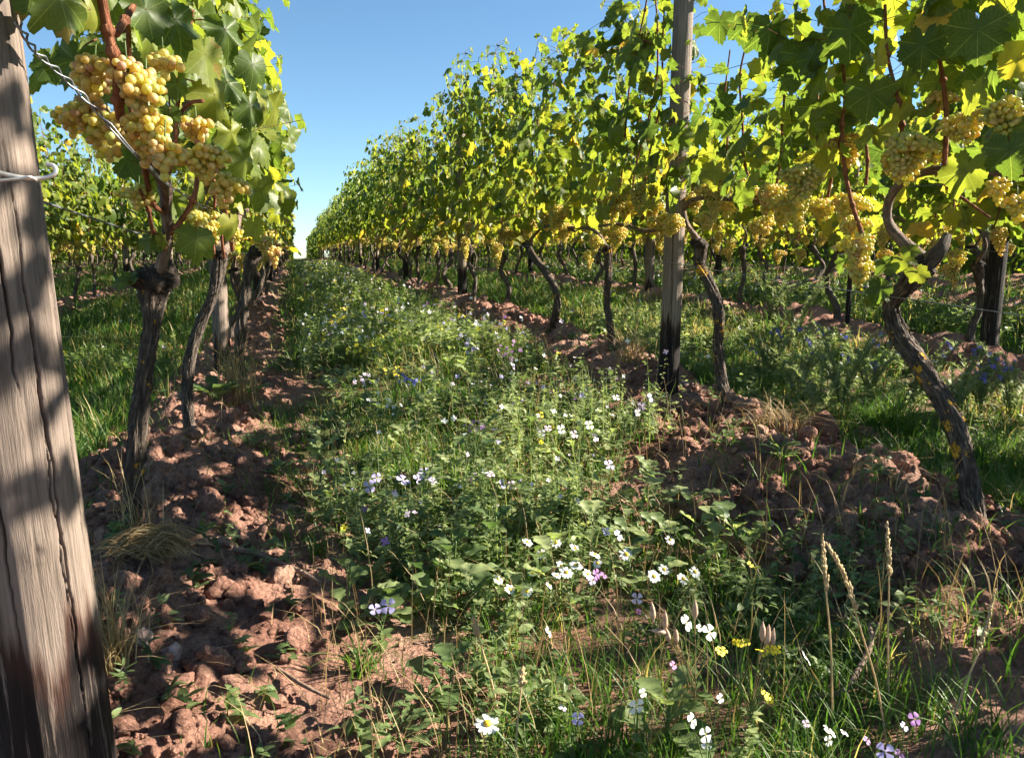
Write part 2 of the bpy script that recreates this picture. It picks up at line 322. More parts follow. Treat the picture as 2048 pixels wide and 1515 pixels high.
def soil_mat(name, veg):
    m, t, N = mat(name); L = t.links.new; co = N('TexCoord')
    a = N('TexNoise', i_Scale=3.2, i_Detail=8., i_Roughness=.62); L(co.outputs['Object'], a.inputs['Vector'])
    b = N('TexNoise', i_Scale=70., i_Detail=8., i_Roughness=.7); L(co.outputs['Object'], b.inputs['Vector'])
    v = N('TexVoronoi', i_Scale=85.); L(co.outputs['Object'], v.inputs['Vector'])
    r = ramp(N, [(.3, (.21, .10, .072)), (.5, (.35, .19, .14)), (.7, (.46, .29, .215))]); L(a.outputs[0], r.inputs[0])
    r2 = ramp(N, [(.3, (.38, .36, .35)), (.52, (1, 1, 1)), (.72, (1.5, 1.5, 1.45))]); L(b.outputs[0], r2.inputs[0])
    mx = N('MixRGB', blend_type='MULTIPLY', i_0=.8); L(r.outputs[0], mx.inputs[1]); L(r2.outputs[0], mx.inputs[2]); col = mx.outputs[0]
    rv = ramp(N, [(.0, (1.15, 1.1, 1.05)), (.25, (.8, .8, .8))]); L(v.outputs['Distance'], rv.inputs[0])
    m3 = N('MixRGB', blend_type='MULTIPLY', i_0=.5); L(col, m3.inputs[1]); L(rv.outputs[0], m3.inputs[2]); col = m3.outputs[0]
    if veg:
        at = N('Attribute', attribute_name='tint'); c = N('TexNoise', i_Scale=22., i_Detail=6., i_Roughness=.7); L(co.outputs['Object'], c.inputs['Vector'])
        ad = N('Math', operation='ADD'); L(at.outputs['Fac'], ad.inputs[0]); L(c.outputs[0], ad.inputs[1])
        rf = ramp(N, [(.85, (0, 0, 0)), (1.0, (1, 1, 1))]); L(ad.outputs[0], rf.inputs[0])
        m4 = N('MixRGB'); L(rf.outputs[0], m4.inputs[0]); L(col, m4.inputs[1]); rg = ramp(N, [(.3, (.035, .055, .016)), (.7, (.12, .13, .045))]); L(b.outputs[0], rg.inputs[0]); L(rg.outputs[0], m4.inputs[2]); col = m4.outputs[0]
    h = N('Math', operation='MULTIPLY_ADD', i_1=-.35); L(v.outputs['Distance'], h.inputs[0]); L(b.outputs[0], h.inputs[2])
    bp = N('Bump', i_Strength=1.0, i_Distance=.02); L(h.outputs[0], bp.inputs['Height'])
    p = N('BsdfPrincipled', i_Roughness=.95); p.inputs['Specular IOR Level'].default_value = .1
    L(col, p.inputs['Base Color']); L(bp.outputs[0], p.inputs['Normal']); o = N('OutputMaterial'); L(p.outputs[0], o.inputs[0]); return m
M_SOIL = soil_mat('red_soil', True); M_CLOD = soil_mat('red_clods', False)

# ------------------------------------------------------------ ground
ROWS = {'L4': -9.2, 'L3': -7.0, 'L2': -4.8, 'L1b': -2.6, 'L1': -.42, 'R1': 1.8, 'R2': 4.0, 'R3': 6.2, 'R4': 8.4, 'R5': 10.6}
def G(y): return np.interp(y, [1.2, 2, 3.1, 4.4, 5.6, 7.2, 9, 12, 18, 26, 45, 80, 140, 400], [-.09, -.04, .01, .08, .13, .16, .20, .24, .34, .43, .53, .60, .62, -2.])
def G2(x, y): return G(y) + .03 * np.clip(np.asarray(x, float) - .7, -1.2, 6) * np.clip((np.asarray(y, float) - 2) / 3, 0, 1)
def ground_z(x, y, fine=True):
    x = np.asarray(x, float); y = np.asarray(y, float); z = G2(x, y) + 0 * x
    bm = 0 * x
    for X in ROWS.values():
        c = X + .10 * (vn(y * 1.3, y * 0 + X, 3) - .5)
        w = .27 + .10 * vn(y * 1.1, y * 0 + X * 3, 5); bm = np.maximum(bm, np.exp(-((x - c) / w) ** 2))
    wide = np.exp(-((x - 1.55) / .36) ** 2) * np.clip((3.4 - y) / 1.2, 0, 1) * np.clip((y - .6) / .6, 0, 1); bm = np.maximum(bm, .85 * wide); z = z + .10 * wide
    near = np.clip((40 - np.hypot(x, y)) / 20, 0, 1)
    z = z + bm * .095 * (.55 + .9 * vn(x * 2, y * 1.7, 11))
    z = z + near * ((fbm(x * 4, y * 4, 21) - .47) * (.05 + .15 * bm) + (np.abs(vn(x * 13, y * 13, 31) - .5) - .25) * (.012 + .10 * bm) * -1)
    if fine: z = z + near * ((fbm(x * 30, y * 30, 41, 3) - .44) * (.014 + .045 * bm))
    return z
def veg(x, y):
    bm = 0 * x
    for X in ROWS.values(): bm = np.maximum(bm, np.exp(-((x - X) / .34) ** 2))
    bm = np.maximum(bm, np.exp(-((x - 1.5) / .42) ** 2) * np.clip((3.6 - y) / 1.2, 0, 1))
    v = .52 - .62 * bm + .35 * (fbm(x * .9, y * .9, 61) - .47)
    v = v - .30 * np.clip((2.6 - y) / 1.2, 0, 1) * np.exp(-((x - .15) / .55) ** 2) + .25 * np.clip((y - 3.5) / 4, 0, 1)
    return v
xs = np.concatenate([-np.geomspace(400, 12, 16)[:-1], np.arange(-12, -3, .12), np.arange(-3, -1.2, .035), np.arange(-1.2, 2.7, .013), np.arange(2.7, 5, .03), np.arange(5, 13, .12), np.geomspace(13, 400, 16)])
ys = [-3., -1.5, -.5, 0, .3]
while ys[-1] < 400: ys.append(ys[-1] + (.05 if ys[-1] < .7 else max(.013, .007 * (ys[-1] - .6))))
ys = np.array(ys); XX, YY = np.meshgrid(xs, ys); ZZ = ground_z(XX, YY)
nx, ny = len(xs), len(ys); ii = (np.arange(ny - 1)[:, None] * nx + np.arange(nx - 1)[None]).ravel()
gm = new_mesh('ground', np.stack([XX, YY, ZZ], -1).reshape(-1, 3), [np.stack([ii, ii + 1, ii + nx + 1, ii + nx], -1)], M_SOIL, True, {'tint': veg(XX, YY).ravel()})
link('ground', gm, kind='structure')

# ------------------------------------------------------------ scatter templates
def rotm(X, Y, Z): return np.stack([X, Y, Z], -1)       # columns
def frames(n, t):
    """n = surface normal, t = tip direction"""
    n = norm(n); t = t - n * np.sum(t * n, -1, keepdims=True); t = norm(t); return rotm(np.cross(t, n), t, n)
def scatter(b, tpl, idx, P, Rm, S, tint, mi=0):
    for k, (V, fs, uv) in enumerate(tpl):
        s = np.where(idx == k)[0]
        if len(s) == 0: continue
        VV = np.einsum('nij,vj->nvi', Rm[s], V) * np.asarray(S)[s].reshape(len(s), 1, -1) if np.ndim(S) == 1 else np.einsum('nij,nvj->nvi', Rm[s], V[None] * S[s][:, None, :])
        VV = VV + P[s][:, None, :]; nv = len(V); off = (np.arange(len(s)) * nv)[:, None, None]
        b.add(VV.reshape(-1, 3), [(np.asarray(f)[None] + off).reshape(-1, np.asarray(f).shape[1]) for f in fs], np.repeat(np.asarray(tint)[s], nv), np.tile(uv, (len(s), 1)), mi)

def vine_leaf(nout, rings, seed, teeth=True):
    r0 = np.random.default_rng(seed); th = np.linspace(-pi, pi, nout, endpoint=False) + pi / nout
    a = np.abs(th) * 180 / pi; jit = r0.normal(0, .03, 8)
    kr = np.interp(a, [0, 14, 30, 50, 64, 80, 108, 128, 155, 172, 180], [.68, .60, .47 + jit[0], .63 + jit[1], .58, .47 + jit[2], .55, .50, .45, .34, .06])
    kr0 = kr * (1 + .05 * np.sin(th * 2 + r0.uniform(0, 6))); kt = kr0 * (1 + .045 * np.where(np.arange(nout) % 2 == 0, 1, -1) * r0.uniform(.3, 1.7, nout) + r0.normal(0, .03, nout) + .05 * np.sin(th * 9 + r0.uniform(0, 6))) if teeth else kr0
    V = [[0, 0, 0]]; cup = r0.uniform(-.55, .5); fold = r0.uniform(.0, .55); dr = r0.uniform(.1, .75); w1, w2, ph = r0.uniform(.03, .09), r0.integers(3, 6), r0.uniform(0, 6); tw = r0.uniform(-.5, .5)
    for k in range(1, rings + 1):
        f = k / rings; kr = kt if k == rings else kr0; x = np.sin(th) * kr * f; y = np.cos(th) * kr * f; rr = np.hypot(x, y)
        vein = np.minimum.reduce([np.abs(np.abs(th) - v) for v in (0, .87, 1.92)])
        z = cup * rr ** 2 - fold * np.abs(x) + tw * x * y + w1 * np.sin(th * w2 + ph) * f * rr * 2.6 + vein * rr * .12 * f ** 1.5 - dr * np.clip(y, 0, 1) ** 2
        V += np.stack([x, y, z], -1).tolist()
    V = np.array(V); F3 = []; F4 = []; j = np.arange(nout); j2 = (j + 1) % nout
    F3 = np.stack([j * 0, 1 + j2, 1 + j], -1)
    for k in range(1, rings): o, p = 1 + (k - 1) * nout, 1 + k * nout; F4.append(np.stack([o + j, p + j, p + j2, o + j2], -1)[:, ::-1])
    return V, [F3] + F4, V[:, :2].copy()
# drop the wedge across the petiole sinus is kept: it is closed to nearly zero radius there
LEAF_HI = [vine_leaf(56, 3, s) for s in range(7)]
LEAF_MID = [vine_leaf(22, 2, s + 20) for s in range(5)]
LEAF_LOW = [vine_leaf(9, 1, s + 40, False) for s in range(4)]

def ico(sub):
    import bmesh
    bm = bmesh.new(); bmesh.ops.create_icosphere(bm, subdivisions=sub, radius=1); V = np.array([v.co[:] for v in bm.verts]); F = np.array([[v.index for v in f.verts] for f in bm.faces]); bm.free(); return V, F
ICO = {k: ico(k) for k in (1, 2, 3, 4)}

def cluster_mesh(name, seed, length, width, br, lod, ripe=.5, wing=True):
    """grape bunch hanging from origin down -z"""
    r0 = np.random.default_rng(seed); buf = np.zeros((400, 3)); n = 0; tries = 0
    prof = lambda s: np.interp(s, [0, .12, .3, .55, .8, 1], [.4, .9, 1, .70, .42, .15])
    w2 = width / 2 - br * .6
    while tries < 3200 and n < 400:
        tries += 1; s = r0.random(); a = r0.random() * 2 * pi; rad = w2 * prof(s) * (r0.random() ** .25) * (1 + .25 * sin(3 * a + 5 * s + seed))
        c = np.array([rad * cos(a), rad * sin(a), -s * (length - 2 * br) - br])
        if wing and s < .3 and r0.random() < .35: c[0] += w2 * .9 * (1 if seed % 2 else -1); c[2] -= .01
        if n == 0 or ((buf[:n] - c) ** 2).sum(1).min() > (1.64 * br) ** 2: buf[n] = c; n += 1
    P = buf[:n].copy(); n = len(P); V, F = ICO[lod]; b = MB(); S = br * r0.uniform(.80, 1.12, n)
    S = np.where(r0.random(n) < .04, S * .6, S)
    scatter(b, [(V, [F], np.zeros((len(V), 2)))], np.zeros(n, int), P, np.tile(np.eye(3), (n, 1, 1)), S, np.clip(r0.normal(ripe, .16, n), 0, 1))
    Vt, ft, uv = tube_geo([[0, 0, .018], [0, 0, 0], [.003, 0, -length * .7]], [.0013, .0013, .001], sides=5); b.add(Vt, ft, .5, uv, 1)
    return b.mesh(name, [M_GRAPE, M_STEM])

# ------------------------------------------------------------ grapevines
def leaf_cloud(b, r0, shoots, hw, lod, step, size, zlo, keep=None, yel=.0, side_bias=0, petiole=True, extra=1.0):
    """leaves carried alternately on the shoots. shoots = list of (n,3) paths (local)"""
    P = []; N = []; T = []; S = []; C = []; base = []
    for sh in shoots:
        L = np.concatenate([[0], np.cumsum(np.linalg.norm(np.diff(sh, axis=0), axis=1))]); n = int(L[-1] / step * extra)
        for k in range(n):
            t = (k + r0.random()) / max(n, 1); p = np.array([np.interp(t * L[-1], L, sh[:, i]) for i in range(3)])
            s = 1 if r0.random() < .5 + side_bias else -1
            out = norm([s * r0.uniform(.5, 1), r0.normal(0, .65), r0.uniform(-.2, .5)])
            reach = r0.uniform(.03, hw) * (1 - .35 * t)
            q = p + out * reach
            if q[2] < zlo + .30 * r0.random() ** 1.6: continue
            nn = norm(np.array([s * 1., 0, .45]) + r0.normal(0, .48, 3)); tt = norm(np.array([s * .35, 0, -1.]) + r0.normal(0, .38, 3))
            sz = size * r0.uniform(.5, 1.3) * (1 - .45 * t ** 3)
            P.append(q); N.append(nn); T.append(tt); S.append(sz); base.append(p)
            C.append(np.clip(r0.normal(.46, .17) + yel * np.clip(1.25 - q[2], 0, .6) + (.35 if r0.random() < .03 else 0), 0, 1))
    if not P: return
    P = np.array(P); N = np.array(N); T = np.array(T); S = np.array(S); C = np.array(C); base = np.array(base)
    if keep is not None: k = keep(P); P, N, T, S, C, base = P[k], N[k], T[k], S[k], C[k], base[k]
    tpl = {2: LEAF_HI, 1: LEAF_MID, 0: LEAF_LOW}[lod]
    scatter(b, tpl, r0.integers(0, len(tpl), len(P)), P, frames(N, T), S, C)
    if petiole:
        for p, q, c in zip(base, P, C):
            m = (p + q) / 2 + np.array([0, 0, .012]); V, f, uv = tube_geo([p, m, q], .0011 if lod == 2 else .0014, sides=3, cap=False); b.add(V, f, .75, uv, 1)

def shoot_path(r0, x, y, z0, z1, lean=.12, n=9, arch=0):
    t = np.linspace(0, 1, n); px = x + r0.normal(0, .05) * t + .03 * np.sin(t * 9 + r0.uniform(0, 6)); py = y + r0.normal(0, lean) * t + .025 * np.sin(t * 7 + r0.uniform(0, 6)) + arch * t ** 3
    return np.stack([px, py, z0 + (z1 - z0) * t - abs(arch) * .5 * t ** 4], -1)

def trunk_part(parent, path, rad, lod, seed, mt=None, tw=5):
    n, s = {2: (110, 64), 1: (40, 22), 0: (12, 9)}[lod]; rad = np.asarray(rad) * (.62 if lod == 2 else .92)
    m = tube_mesh('trunk', path, rad, mt or (M_BARKO if seed % 3 == 1 else M_BARK), n=n, sides=s, bark=.55 if lod else .3, seed=seed, twist=tw)
    if lod == 2:      # peeling strips of bark
        me0 = m; V, f, uv = tube_geo(path, rad, n=n, sides=s, bark=.7, seed=seed, twist=tw); Gd = V[:n * s].reshape(n, s, 3); ctr = Gd.mean(1); r1 = np.random.default_rng(seed); b = MB(); b.add(V, f, .5, uv); U = uv[:n * s].reshape(n, s, 2)
        for k in range(130):
            i0 = r1.integers(2, n - 16); ln = r1.integers(5, 14); j = r1.integers(0, s - 3); w = r1.integers(1, 3); P_ = []; Q_ = []
            for q in range(ln):
                t = q / (ln - 1); lift = 1.03 + .16 * (abs(2 * t - 1) ** 3) * r1.uniform(.6, 1.2); i = i0 + q; jj = (j + int(q * .12)) % (s - 3)
                wv = w * (1 - .55 * abs(2 * t - 1)); a = Gd[i, jj]; c = Gd[i, jj + w]; m_ = (a + c) / 2; a = m_ + (a - m_) * (wv / w); c = m_ + (c - m_) * (wv / w)
                P_ += [ctr[i] + (a - ctr[i]) * lift, ctr[i] + (c - ctr[i]) * lift]; Q_ += [U[i, jj], U[i, jj + w]]
            b.add(P_, [np.array([[2 * q, 2 * q + 1, 2 * q + 3, 2 * q + 2] for q in range(ln - 1)])], .5, np.array(Q_))
        m = b.mesh('trunk', mt or (M_BARKO if seed % 3 == 1 else M_BARK))
    return part('trunk', m, parent)

def head_knobs(parent, c, r, seed, lod):
    """the swollen pruning head with stubs"""
    r0 = np.random.default_rng(seed); b = MB()
    for k in range(5 if lod == 2 else 3):
        d = norm(r0.normal(0, 1, 3) * [1, 1, .5] + [0, 0, .35]); l = r * r0.uniform(1.1, 2.0)
        V, f, uv = tube_geo([c, c + d * l * .6, c + d * l], [r * .9, r * .6, r * .34], sides=22 if lod == 2 else 10, n=26 if lod == 2 else 8, bark=.7, seed=seed + k, twist=4); b.add(V, f, .5, uv)
    part('vine_head', b.mesh('vine_head', M_HEAD), parent)

def generic_vine(seed, lod, top=2.05, label='', hw=.24, yel=.3):
    r0 = np.random.default_rng(seed); rt = thing('grapevine', (0, 0, 0), label, 'grapevine')
    bend = r0.normal(0, .05, 4); by = np.cumsum(r0.normal(0, .055, 4))
    path = np.array([[0, 0, -.12], [bend[0] * .3, by[0] * .6, .12], [bend[1], by[1], .28], [bend[2] * .6, by[2], .42], [bend[3] * .3, by[3], .54]])
    rr = r0.uniform(.018, .026); trunk_part(rt, path, np.array([1.5, 1.12, .95, 1.0, 1.6]) * rr, lod, seed)
    hd = path[-1]
    if lod: head_knobs(rt, hd, rr * 1.35, seed, lod)
    s = 1 if r0.random() < .5 else -1
    arm = np.array([hd, hd + [0, -s * .06, .12], hd + [.01, s * .06, .24], hd + [0, s * .30, .27], hd + [0, s * .58, .2], hd + [0, s * .78, .1]])
    part('fruiting_cane', tube_mesh('fruiting_cane', arm, [.011, .010, .009, .008, .007, .005], M_OLDCANE, n=30 if lod else 8, sides=10 if lod else 5, bark=.2 if lod else 0, seed=seed), rt)
    shoots = []
    for k in range(9):
        y = -.62 + 1.24 * (k + r0.random()) / 9
        shoots.append(shoot_path(r0, r0.normal(0, .07), y, hd[2] + .05 + .18 * r0.random(), top + r0.normal(0, .16)))
    for sh in shoots[::(2 if lod else 5)]:
        part('shoot', tube_mesh('shoot', sh, np.linspace(.0055, .0022, len(sh)), M_CANE, n=16 if lod else 5, sides=6 if lod else 3), rt)
    b = MB(); leaf_cloud(b, r0, shoots, hw, min(lod, 1), .0315 if lod else .047, .122 if lod else .15, hd[2] + .05, yel=yel, petiole=lod > 0)
    part('foliage', b.mesh('foliage', [M_LEAF2 if lod == 0 else M_LEAF, M_CANE]), rt)
    for k in range(7 if lod else 3):
        c = part('grape_cluster', CL[lod][(seed + k) % len(CL[lod])], rt, (r0.choice([-1, 1]) * r0.uniform(.04, .15), r0.uniform(-.6, .6), hd[2] + r0.uniform(.02, .30)), (r0.normal(0, .12), r0.normal(0, .12), r0.uniform(0, 6)))
    return rt
CL = {0: [cluster_mesh('grape_cluster', 90 + k, .16, .09, .012, 1, .5) for k in range(2)],
      1: [cluster_mesh('grape_cluster', 70 + k, .17 - .02 * (k % 3), .085, .0085, 1, .45 + .04 * k) for k in range(4)],
      2: [cluster_mesh('grape_cluster', 50 + k, [.17, .14, .20, .12, .16][k], [.10, .085, .10, .08, .09][k], .0085, 2, .38 + .05 * k) for k in range(5)]}


ORD = ['first', 'second', 'third', 'fourth', 'fifth', 'sixth', 'seventh', 'eighth', 'ninth', 'tenth', 'eleventh', 'twelfth']
ROWDESC = {'L1': 'left of the flowery alley', 'R1': 'right of the flowery alley', 'R2': 'second to the right of the alley', 'R3': 'third to the right of the alley',
           'R4': 'fourth to the right of the alley', 'R5': 'fifth to the right of the alley', 'L1b': 'second to the left of the alley', 'L2': 'third to the left of the alley', 'L3': 'fourth to the left of the alley', 'L4': 'fifth to the left of the alley'}

def hero_vine(base, label, trunk, trad, arms, shoots, leafkw, clusters, seed, head=None, hr=.035, extra=None, tm=None, br=.0077):
    base = np.array(base); r0 = np.random.default_rng(seed)
    rt = thing('grapevine', base, label, 'grapevine')
    tp = np.array(trunk) - base; trunk_part(rt, np.vstack([tp[0] + (tp[0] - tp[1]) * .5 - [0, 0, .08], tp]), [trad[0] * 1.5] + list(trad), 2, seed, tm)
    if head is not None: head_knobs(rt, np.array(head) - base, hr, seed, 2)
    for pts, r, m in arms:
        part('fruiting_cane', tube_mesh('fruiting_cane', np.array(pts) - base, r, m, n=60, sides=14, bark=.3, seed=seed), rt)
    for sh, rr in shoots:
        sh = np.array(sh) - base
        V, f, uv = tube_geo(sh, rr, n=40, sides=10); b = MB(); b.add(V, f, .5, uv)
        L = len(sh)
        for k in range(1, L - 1):      # swollen nodes
            q = sh[k]; d = norm(sh[min(k + 1, L - 1)] - sh[k - 1]); V, f, uv = tube_geo([q - d * .010, q, q + d * .010], [rr[0] * .9, rr[0] * 1.45, rr[0] * .9], sides=10, n=7); b.add(V, f, .5, uv)
        part('shoot', b.mesh('shoot', M_CANE), rt)
    b = MB(); kw = dict(leafkw); keep = kw.pop('keep', None)
    paths = [np.array(s) - base for s in kw.pop('paths')]
    k2 = (lambda P: keep(P + base)) if keep else None
    leaf_cloud(b, r0, paths, kw['hw'], 2, kw['step'], kw['size'], kw['zlo'] - base[2], k2, kw.get('yel', 0), kw.get('bias', 0))
    for (p, n, t, s, c) in (extra or []):
        scatter(b, LEAF_HI, np.array([int(s * 1e4) % 7]), np.array([p - base]), frames(np.array([n], float), np.array([t], float)), np.array([s * .9]), [c])
        q = p - base; V, f, uv = tube_geo([q, q - norm(n) * .03 - norm(t) * .03, q - norm(n) * .09 - norm(t) * .05], .0016, sides=5, n=8); b.add(V, f, .75, uv, 1)
    part('foliage', b.mesh('foliage', [M_LEAF, M_CANE]), rt)
    for i, (p, l, w, ripe) in enumerate(clusters):
        m = cluster_mesh('grape_cluster', seed * 31 + i, l, w, br, 3 if base[1] < 2.5 and base[0] < 0 else 2, ripe)
        part('grape_cluster', m, rt, np.array(p) - base, (r0.normal(0, .1), r0.normal(0, .1), r0.uniform(0, 6)))
    return rt

def cl(lst, plane, default):
    """bunches given by where they hang: (x, y, length, width, plane coordinate, ripeness)"""
    out = []
    for c in lst:
        x, y, l, w = c[:4]; q = c[4] if len(c) > 4 and c[4] is not None else default; ripe = c[5] + (.07 if plane == 'y' else .04) if len(c) > 5 else .48
        p = at_x(x, y, q) if plane == 'x' else at_y(x, y, q); s = ((p - EYE) @ _F) / FPX; out.append((p, max(.05, l * s), max(.045, w * s), ripe))
    return out
r0 = np.random.default_rng(3)

# ---- left row, first vine (the one with the big bunches) beside the end post
Y = at_y
tr = [Y(262, 1085, 2.12), Y(266, 960, 2.12), Y(277, 850, 2.13), Y(290, 740, 2.14), Y(302, 650, 2.16), Y(305, 585, 2.18), Y(308, 555, 2.18)]
armL = [Y(318, 545, 2.17), Y(334, 480, 2.15), Y(332, 420, 2.10), Y(330, 372, 1.98), Y(312, 335, 1.84), Y(275, 296, 1.62), Y(243, 240, 1.42)]
arm2 = [Y(300, 545, 2.18), Y(288, 530, 2.1), Y(300, 520, 2.16)]
sh1 = [([Y(243, 240, 1.42), Y(236, 200, 1.37), Y(235, 150, 1.36), Y(226, 105, 1.34), Y(215, 60, 1.33), Y(197, -40, 1.30)], [.0078, .007]),
       ([Y(275, 296, 1.62), Y(262, 210, 1.62), Y(258, 120, 1.6), Y(256, 30, 1.6), Y(250, -60, 1.6)], [.005, .004]),
       ([Y(232, 68, 1.36), Y(250, 40, 1.42), Y(268, 10, 1.5), Y(285, -20, 1.56)], [.006, .0045]),
       ([Y(330, 372, 1.98), Y(350, 290, 1.95), Y(352, 230, 1.95), Y(370, 130, 1.95), Y(385, 20, 1.95)], [.0055, .004]),
       ([Y(334, 470, 2.15), Y(352, 455, 2.12), Y(386, 400, 2.1), Y(397, 340, 2.1), Y(410, 240, 2.1), Y(430, 120, 2.1)], [.0075, .0045]),
       ([Y(327, 424, 2.1), Y(305, 405, 2.0), Y(291, 345, 1.9), Y(285, 320, 1.8)], [.006, .006]),
       ([Y(332, 500, 2.15), Y(306, 460, 2.1), Y(297, 421, 2.0), Y(280, 380, 1.9)], [.005, .004]),
       ([Y(405, 202, 1.6), Y(380, 206, 1.65), Y(362, 225, 1.75), Y(352, 240, 1.93)], [.0035, .004])]
fol = [shoot_path(r0, -.30 - .06 * r0.random(), y, 1.12, 2.1, n=8) for y in np.linspace(1.55, 2.6, 9)] + [shoot_path(r0, -.42, y, 1.0, 2.1) for y in np.linspace(2.2, 2.8, 4)] + [shoot_path(r0, -.22 + .12 * r0.normal(), y, 1.42, 2.15, n=8) for y in np.linspace(.75, 1.6, 9)]  # last batch of shoots: unseen above the view, added to shade post and ridge
cam_n = lambda p: norm(EYE - p)
def big(x, y, yy, rpx, c, tilt=(0, 0, 0), tip=(0, 0, -1)):
    p = Y(x, y, yy); s = rpx * ((p - EYE) @ _F) / FPX / .62; return (p, norm(cam_n(p) + np.array(tilt)), norm(np.array(tip, float)), s, c)
ex = [big(118, -8, 1.16, 82, .42, (.5, 0, .5), (.25, 0, -1)), big(70, -40, 1.2, 80, .3, (.3, 0, .3), (-.3, 0, -1)), big(150, 120, 1.55, 62, .25, (-.2, 0, .1), (-.4, 0, -1)),
      big(215, -10, 1.5, 60, .45, (.6, 0, .2), (.5, 0, -1)), big(292, 20, 1.5, 62, .33, (.6, 0, .3), (.3, 0, -1)), big(350, 40, 1.55, 70, .3, (.5, 0, .4), (.5, 0, -1)), big(300, 75, 1.65, 50, .62, (.8, 0, 0), (0, 0, -1)),
      big(410, 110, 1.7, 66, .62, (1.2, 0, .2), (.2, 0, -1)), big(450, 60, 1.8, 58, .32, (.6, 0, .4), (.5, 0, -1)), big(355, 165, 1.7, 36, .45, (.5, 0, .3)), big(430, 190, 1.75, 62, .70, (1.0, 0, .2), (.5, 0, -1)), big(455, 165, 1.85, 45, .25, (.4, 0, .6), (.6, 0, -1)),
      big(462, 265, 1.9, 44, .66, (1.1, 0, 0), (.3, 0, -1)), big(340, 225, 1.7, 26, .4), big(500, 210, 2.3, 48, .35, (.6, 0, .4)), big(505, 130, 2.3, 48, .3, (.6, 0, .4)), big(490, 320, 2.3, 46, .6, (1, 0, 0)), big(520, 380, 2.6, 46, .64, (1, 0, 0)),
      big(392, 478, 2.0, 50, .5, (.2, 0, .25), (-.1, 0, -1)), big(300, 482, 2.1, 30, .45, (-.2, 0, .4), (-.2, 0, -1)), big(325, 478, 2.1, 20, .72, (1, 0, .4), (.4, 0, -.6)), big(462, 448, 2.3, 36, .78, (1, 0, 0), (.2, 0, -1)), big(508, 452, 2.4, 34, .74, (1, 0, 0), (.3, 0, -1)),
      big(262, 555, 2.12, 24, .3, (-.4, 0, .9), (-.8, 0, -.2)), big(243, 562, 2.1, 20, .35, (-.2, 0, .6), (-1, 0, -.4)), big(240, 602, 2.1, 14, .6, (1, 0, 0)), big(180, 20, 1.3, 52, .72, (.9, 0, .2), (.8, 0, -.6)), big(95, 130, 1.7, 40, .3, (-.2, 0, .3), (-.6, 0, -1))]
CL1 = [(190, 112, 100, 84, 1.40, .55), (172, 188, 105, 80, 1.46, .58), (150, 210, 70, 56, 1.5, .5), (215, 225, 70, 80, 1.44, .45), (252, 108, 105, 66, 1.34, .62), (292, 142, 118, 74, 1.36, .45), (312, 215, 125, 70, 1.38, .5), (325, 98, 52, 62, 1.45, .45),
       (330, 265, 98, 56, 1.36, .5), (285, 255, 70, 62, 1.42, .55), (392, 232, 62, 62, 1.62, .7), (412, 288, 78, 82, 1.6, .4), (445, 342, 78, 66, 1.7, .4), (278, 368, 58, 52, 1.95, .3), (395, 420, 42, 46, 2.15, .35), (208, 275, 42, 50, 1.6, .35)]
hero_vine(tr[0], 'gnarled grapevine bearing the biggest bunches of ripe grapes, beside the thick left post', tr, [.034, .032, .031, .028, .030, .050, .046],
          [(armL, [.016, .013, .013, .015, .016, .014, .009], M_OLDCANE)], sh1,
          dict(paths=fol, hw=.20, step=.042, size=.100, zlo=1.0, yel=.0, bias=.25, keep=lambda P: ((P[:, 2] > 1.17) | (P[:, 1] > 2.45)) & ((P[:, 1] > 1.5) | (P[:, 2] > .80 + .34 * P[:, 1]))),
          cl(CL1, 'y', 1.4), 1, head=tr[-1] - [0, 0, .01], hr=.040, extra=ex, br=.0071)

# ---- left row, second and third vines
tr = [Y(380, 852, 3.3), Y(374, 775, 3.3), Y(382, 705, 3.31), Y(402, 645, 3.32), Y(424, 595, 3.33), Y(434, 555, 3.35), Y(440, 515, 3.36)]
fol = [shoot_path(r0, -.36 + .05 * r0.normal(), y, .98, 2.15) for y in np.linspace(2.75, 4.0, 13)]
hero_vine(tr[0], 'slanting grapevine with a bare split trunk, just left of the short round post', tr, [.030, .029, .031, .030, .029, .034, .040],
          [([Y(440, 515, 3.36), Y(470, 470, 3.5), Y(480, 430, 3.7), Y(495, 420, 4.0)], [.018, .013, .012, .009], M_OLDCANE)],
          [([Y(428, 515, 3.3), Y(425, 450, 3.2), Y(430, 390, 3.1), Y(425, 330, 3.1)], [.0062, .005]), ([Y(448, 515, 3.3), Y(443, 460, 3.2), Y(452, 400, 3.2)], [.006, .005]), ([Y(465, 500, 3.35), Y(455, 440, 3.25), Y(440, 380, 3.0)], [.008, .006])],
          dict(paths=fol, hw=.34, step=.030, size=.112, zlo=.93, yel=.25, bias=.2), cl([(405, 405, 60, 40, 2.9), (420, 440, 50, 40, 3.1), (545, 490, 50, 28, 3.4, .7), (470, 455, 40, 30, 3.3), (520, 470, 45, 30, 3.9)], 'y', 3.), 2, head=tr[-1], hr=.026)
tr = [Y(478, 700, 4.62), Y(484, 640, 4.62), Y(492, 580, 4.64), Y(500, 530, 4.66), Y(512, 505, 4.68)]
fol = [shoot_path(r0, -.36 + .05 * r0.normal(), y, .98, 2.2) for y in np.linspace(4.05, 5.3, 13)]
hero_vine(tr[0], 'grapevine with a thick dark forked head, directly behind the short round left post', tr, [.038, .036, .036, .045, .055], [([tr[-1], Y(540, 470, 5.0), Y(550, 465, 5.4)], [.016, .01, .008], M_OLDCANE)], [],
          dict(paths=fol, hw=.36, step=.032, size=.11, zlo=.93, yel=.3, bias=.2), cl([(548, 480, 45, 25, 4.3, .7), (540, 455, 40, 25, 4.6)], 'y', 4.6), 3, head=tr[-1], hr=.040)

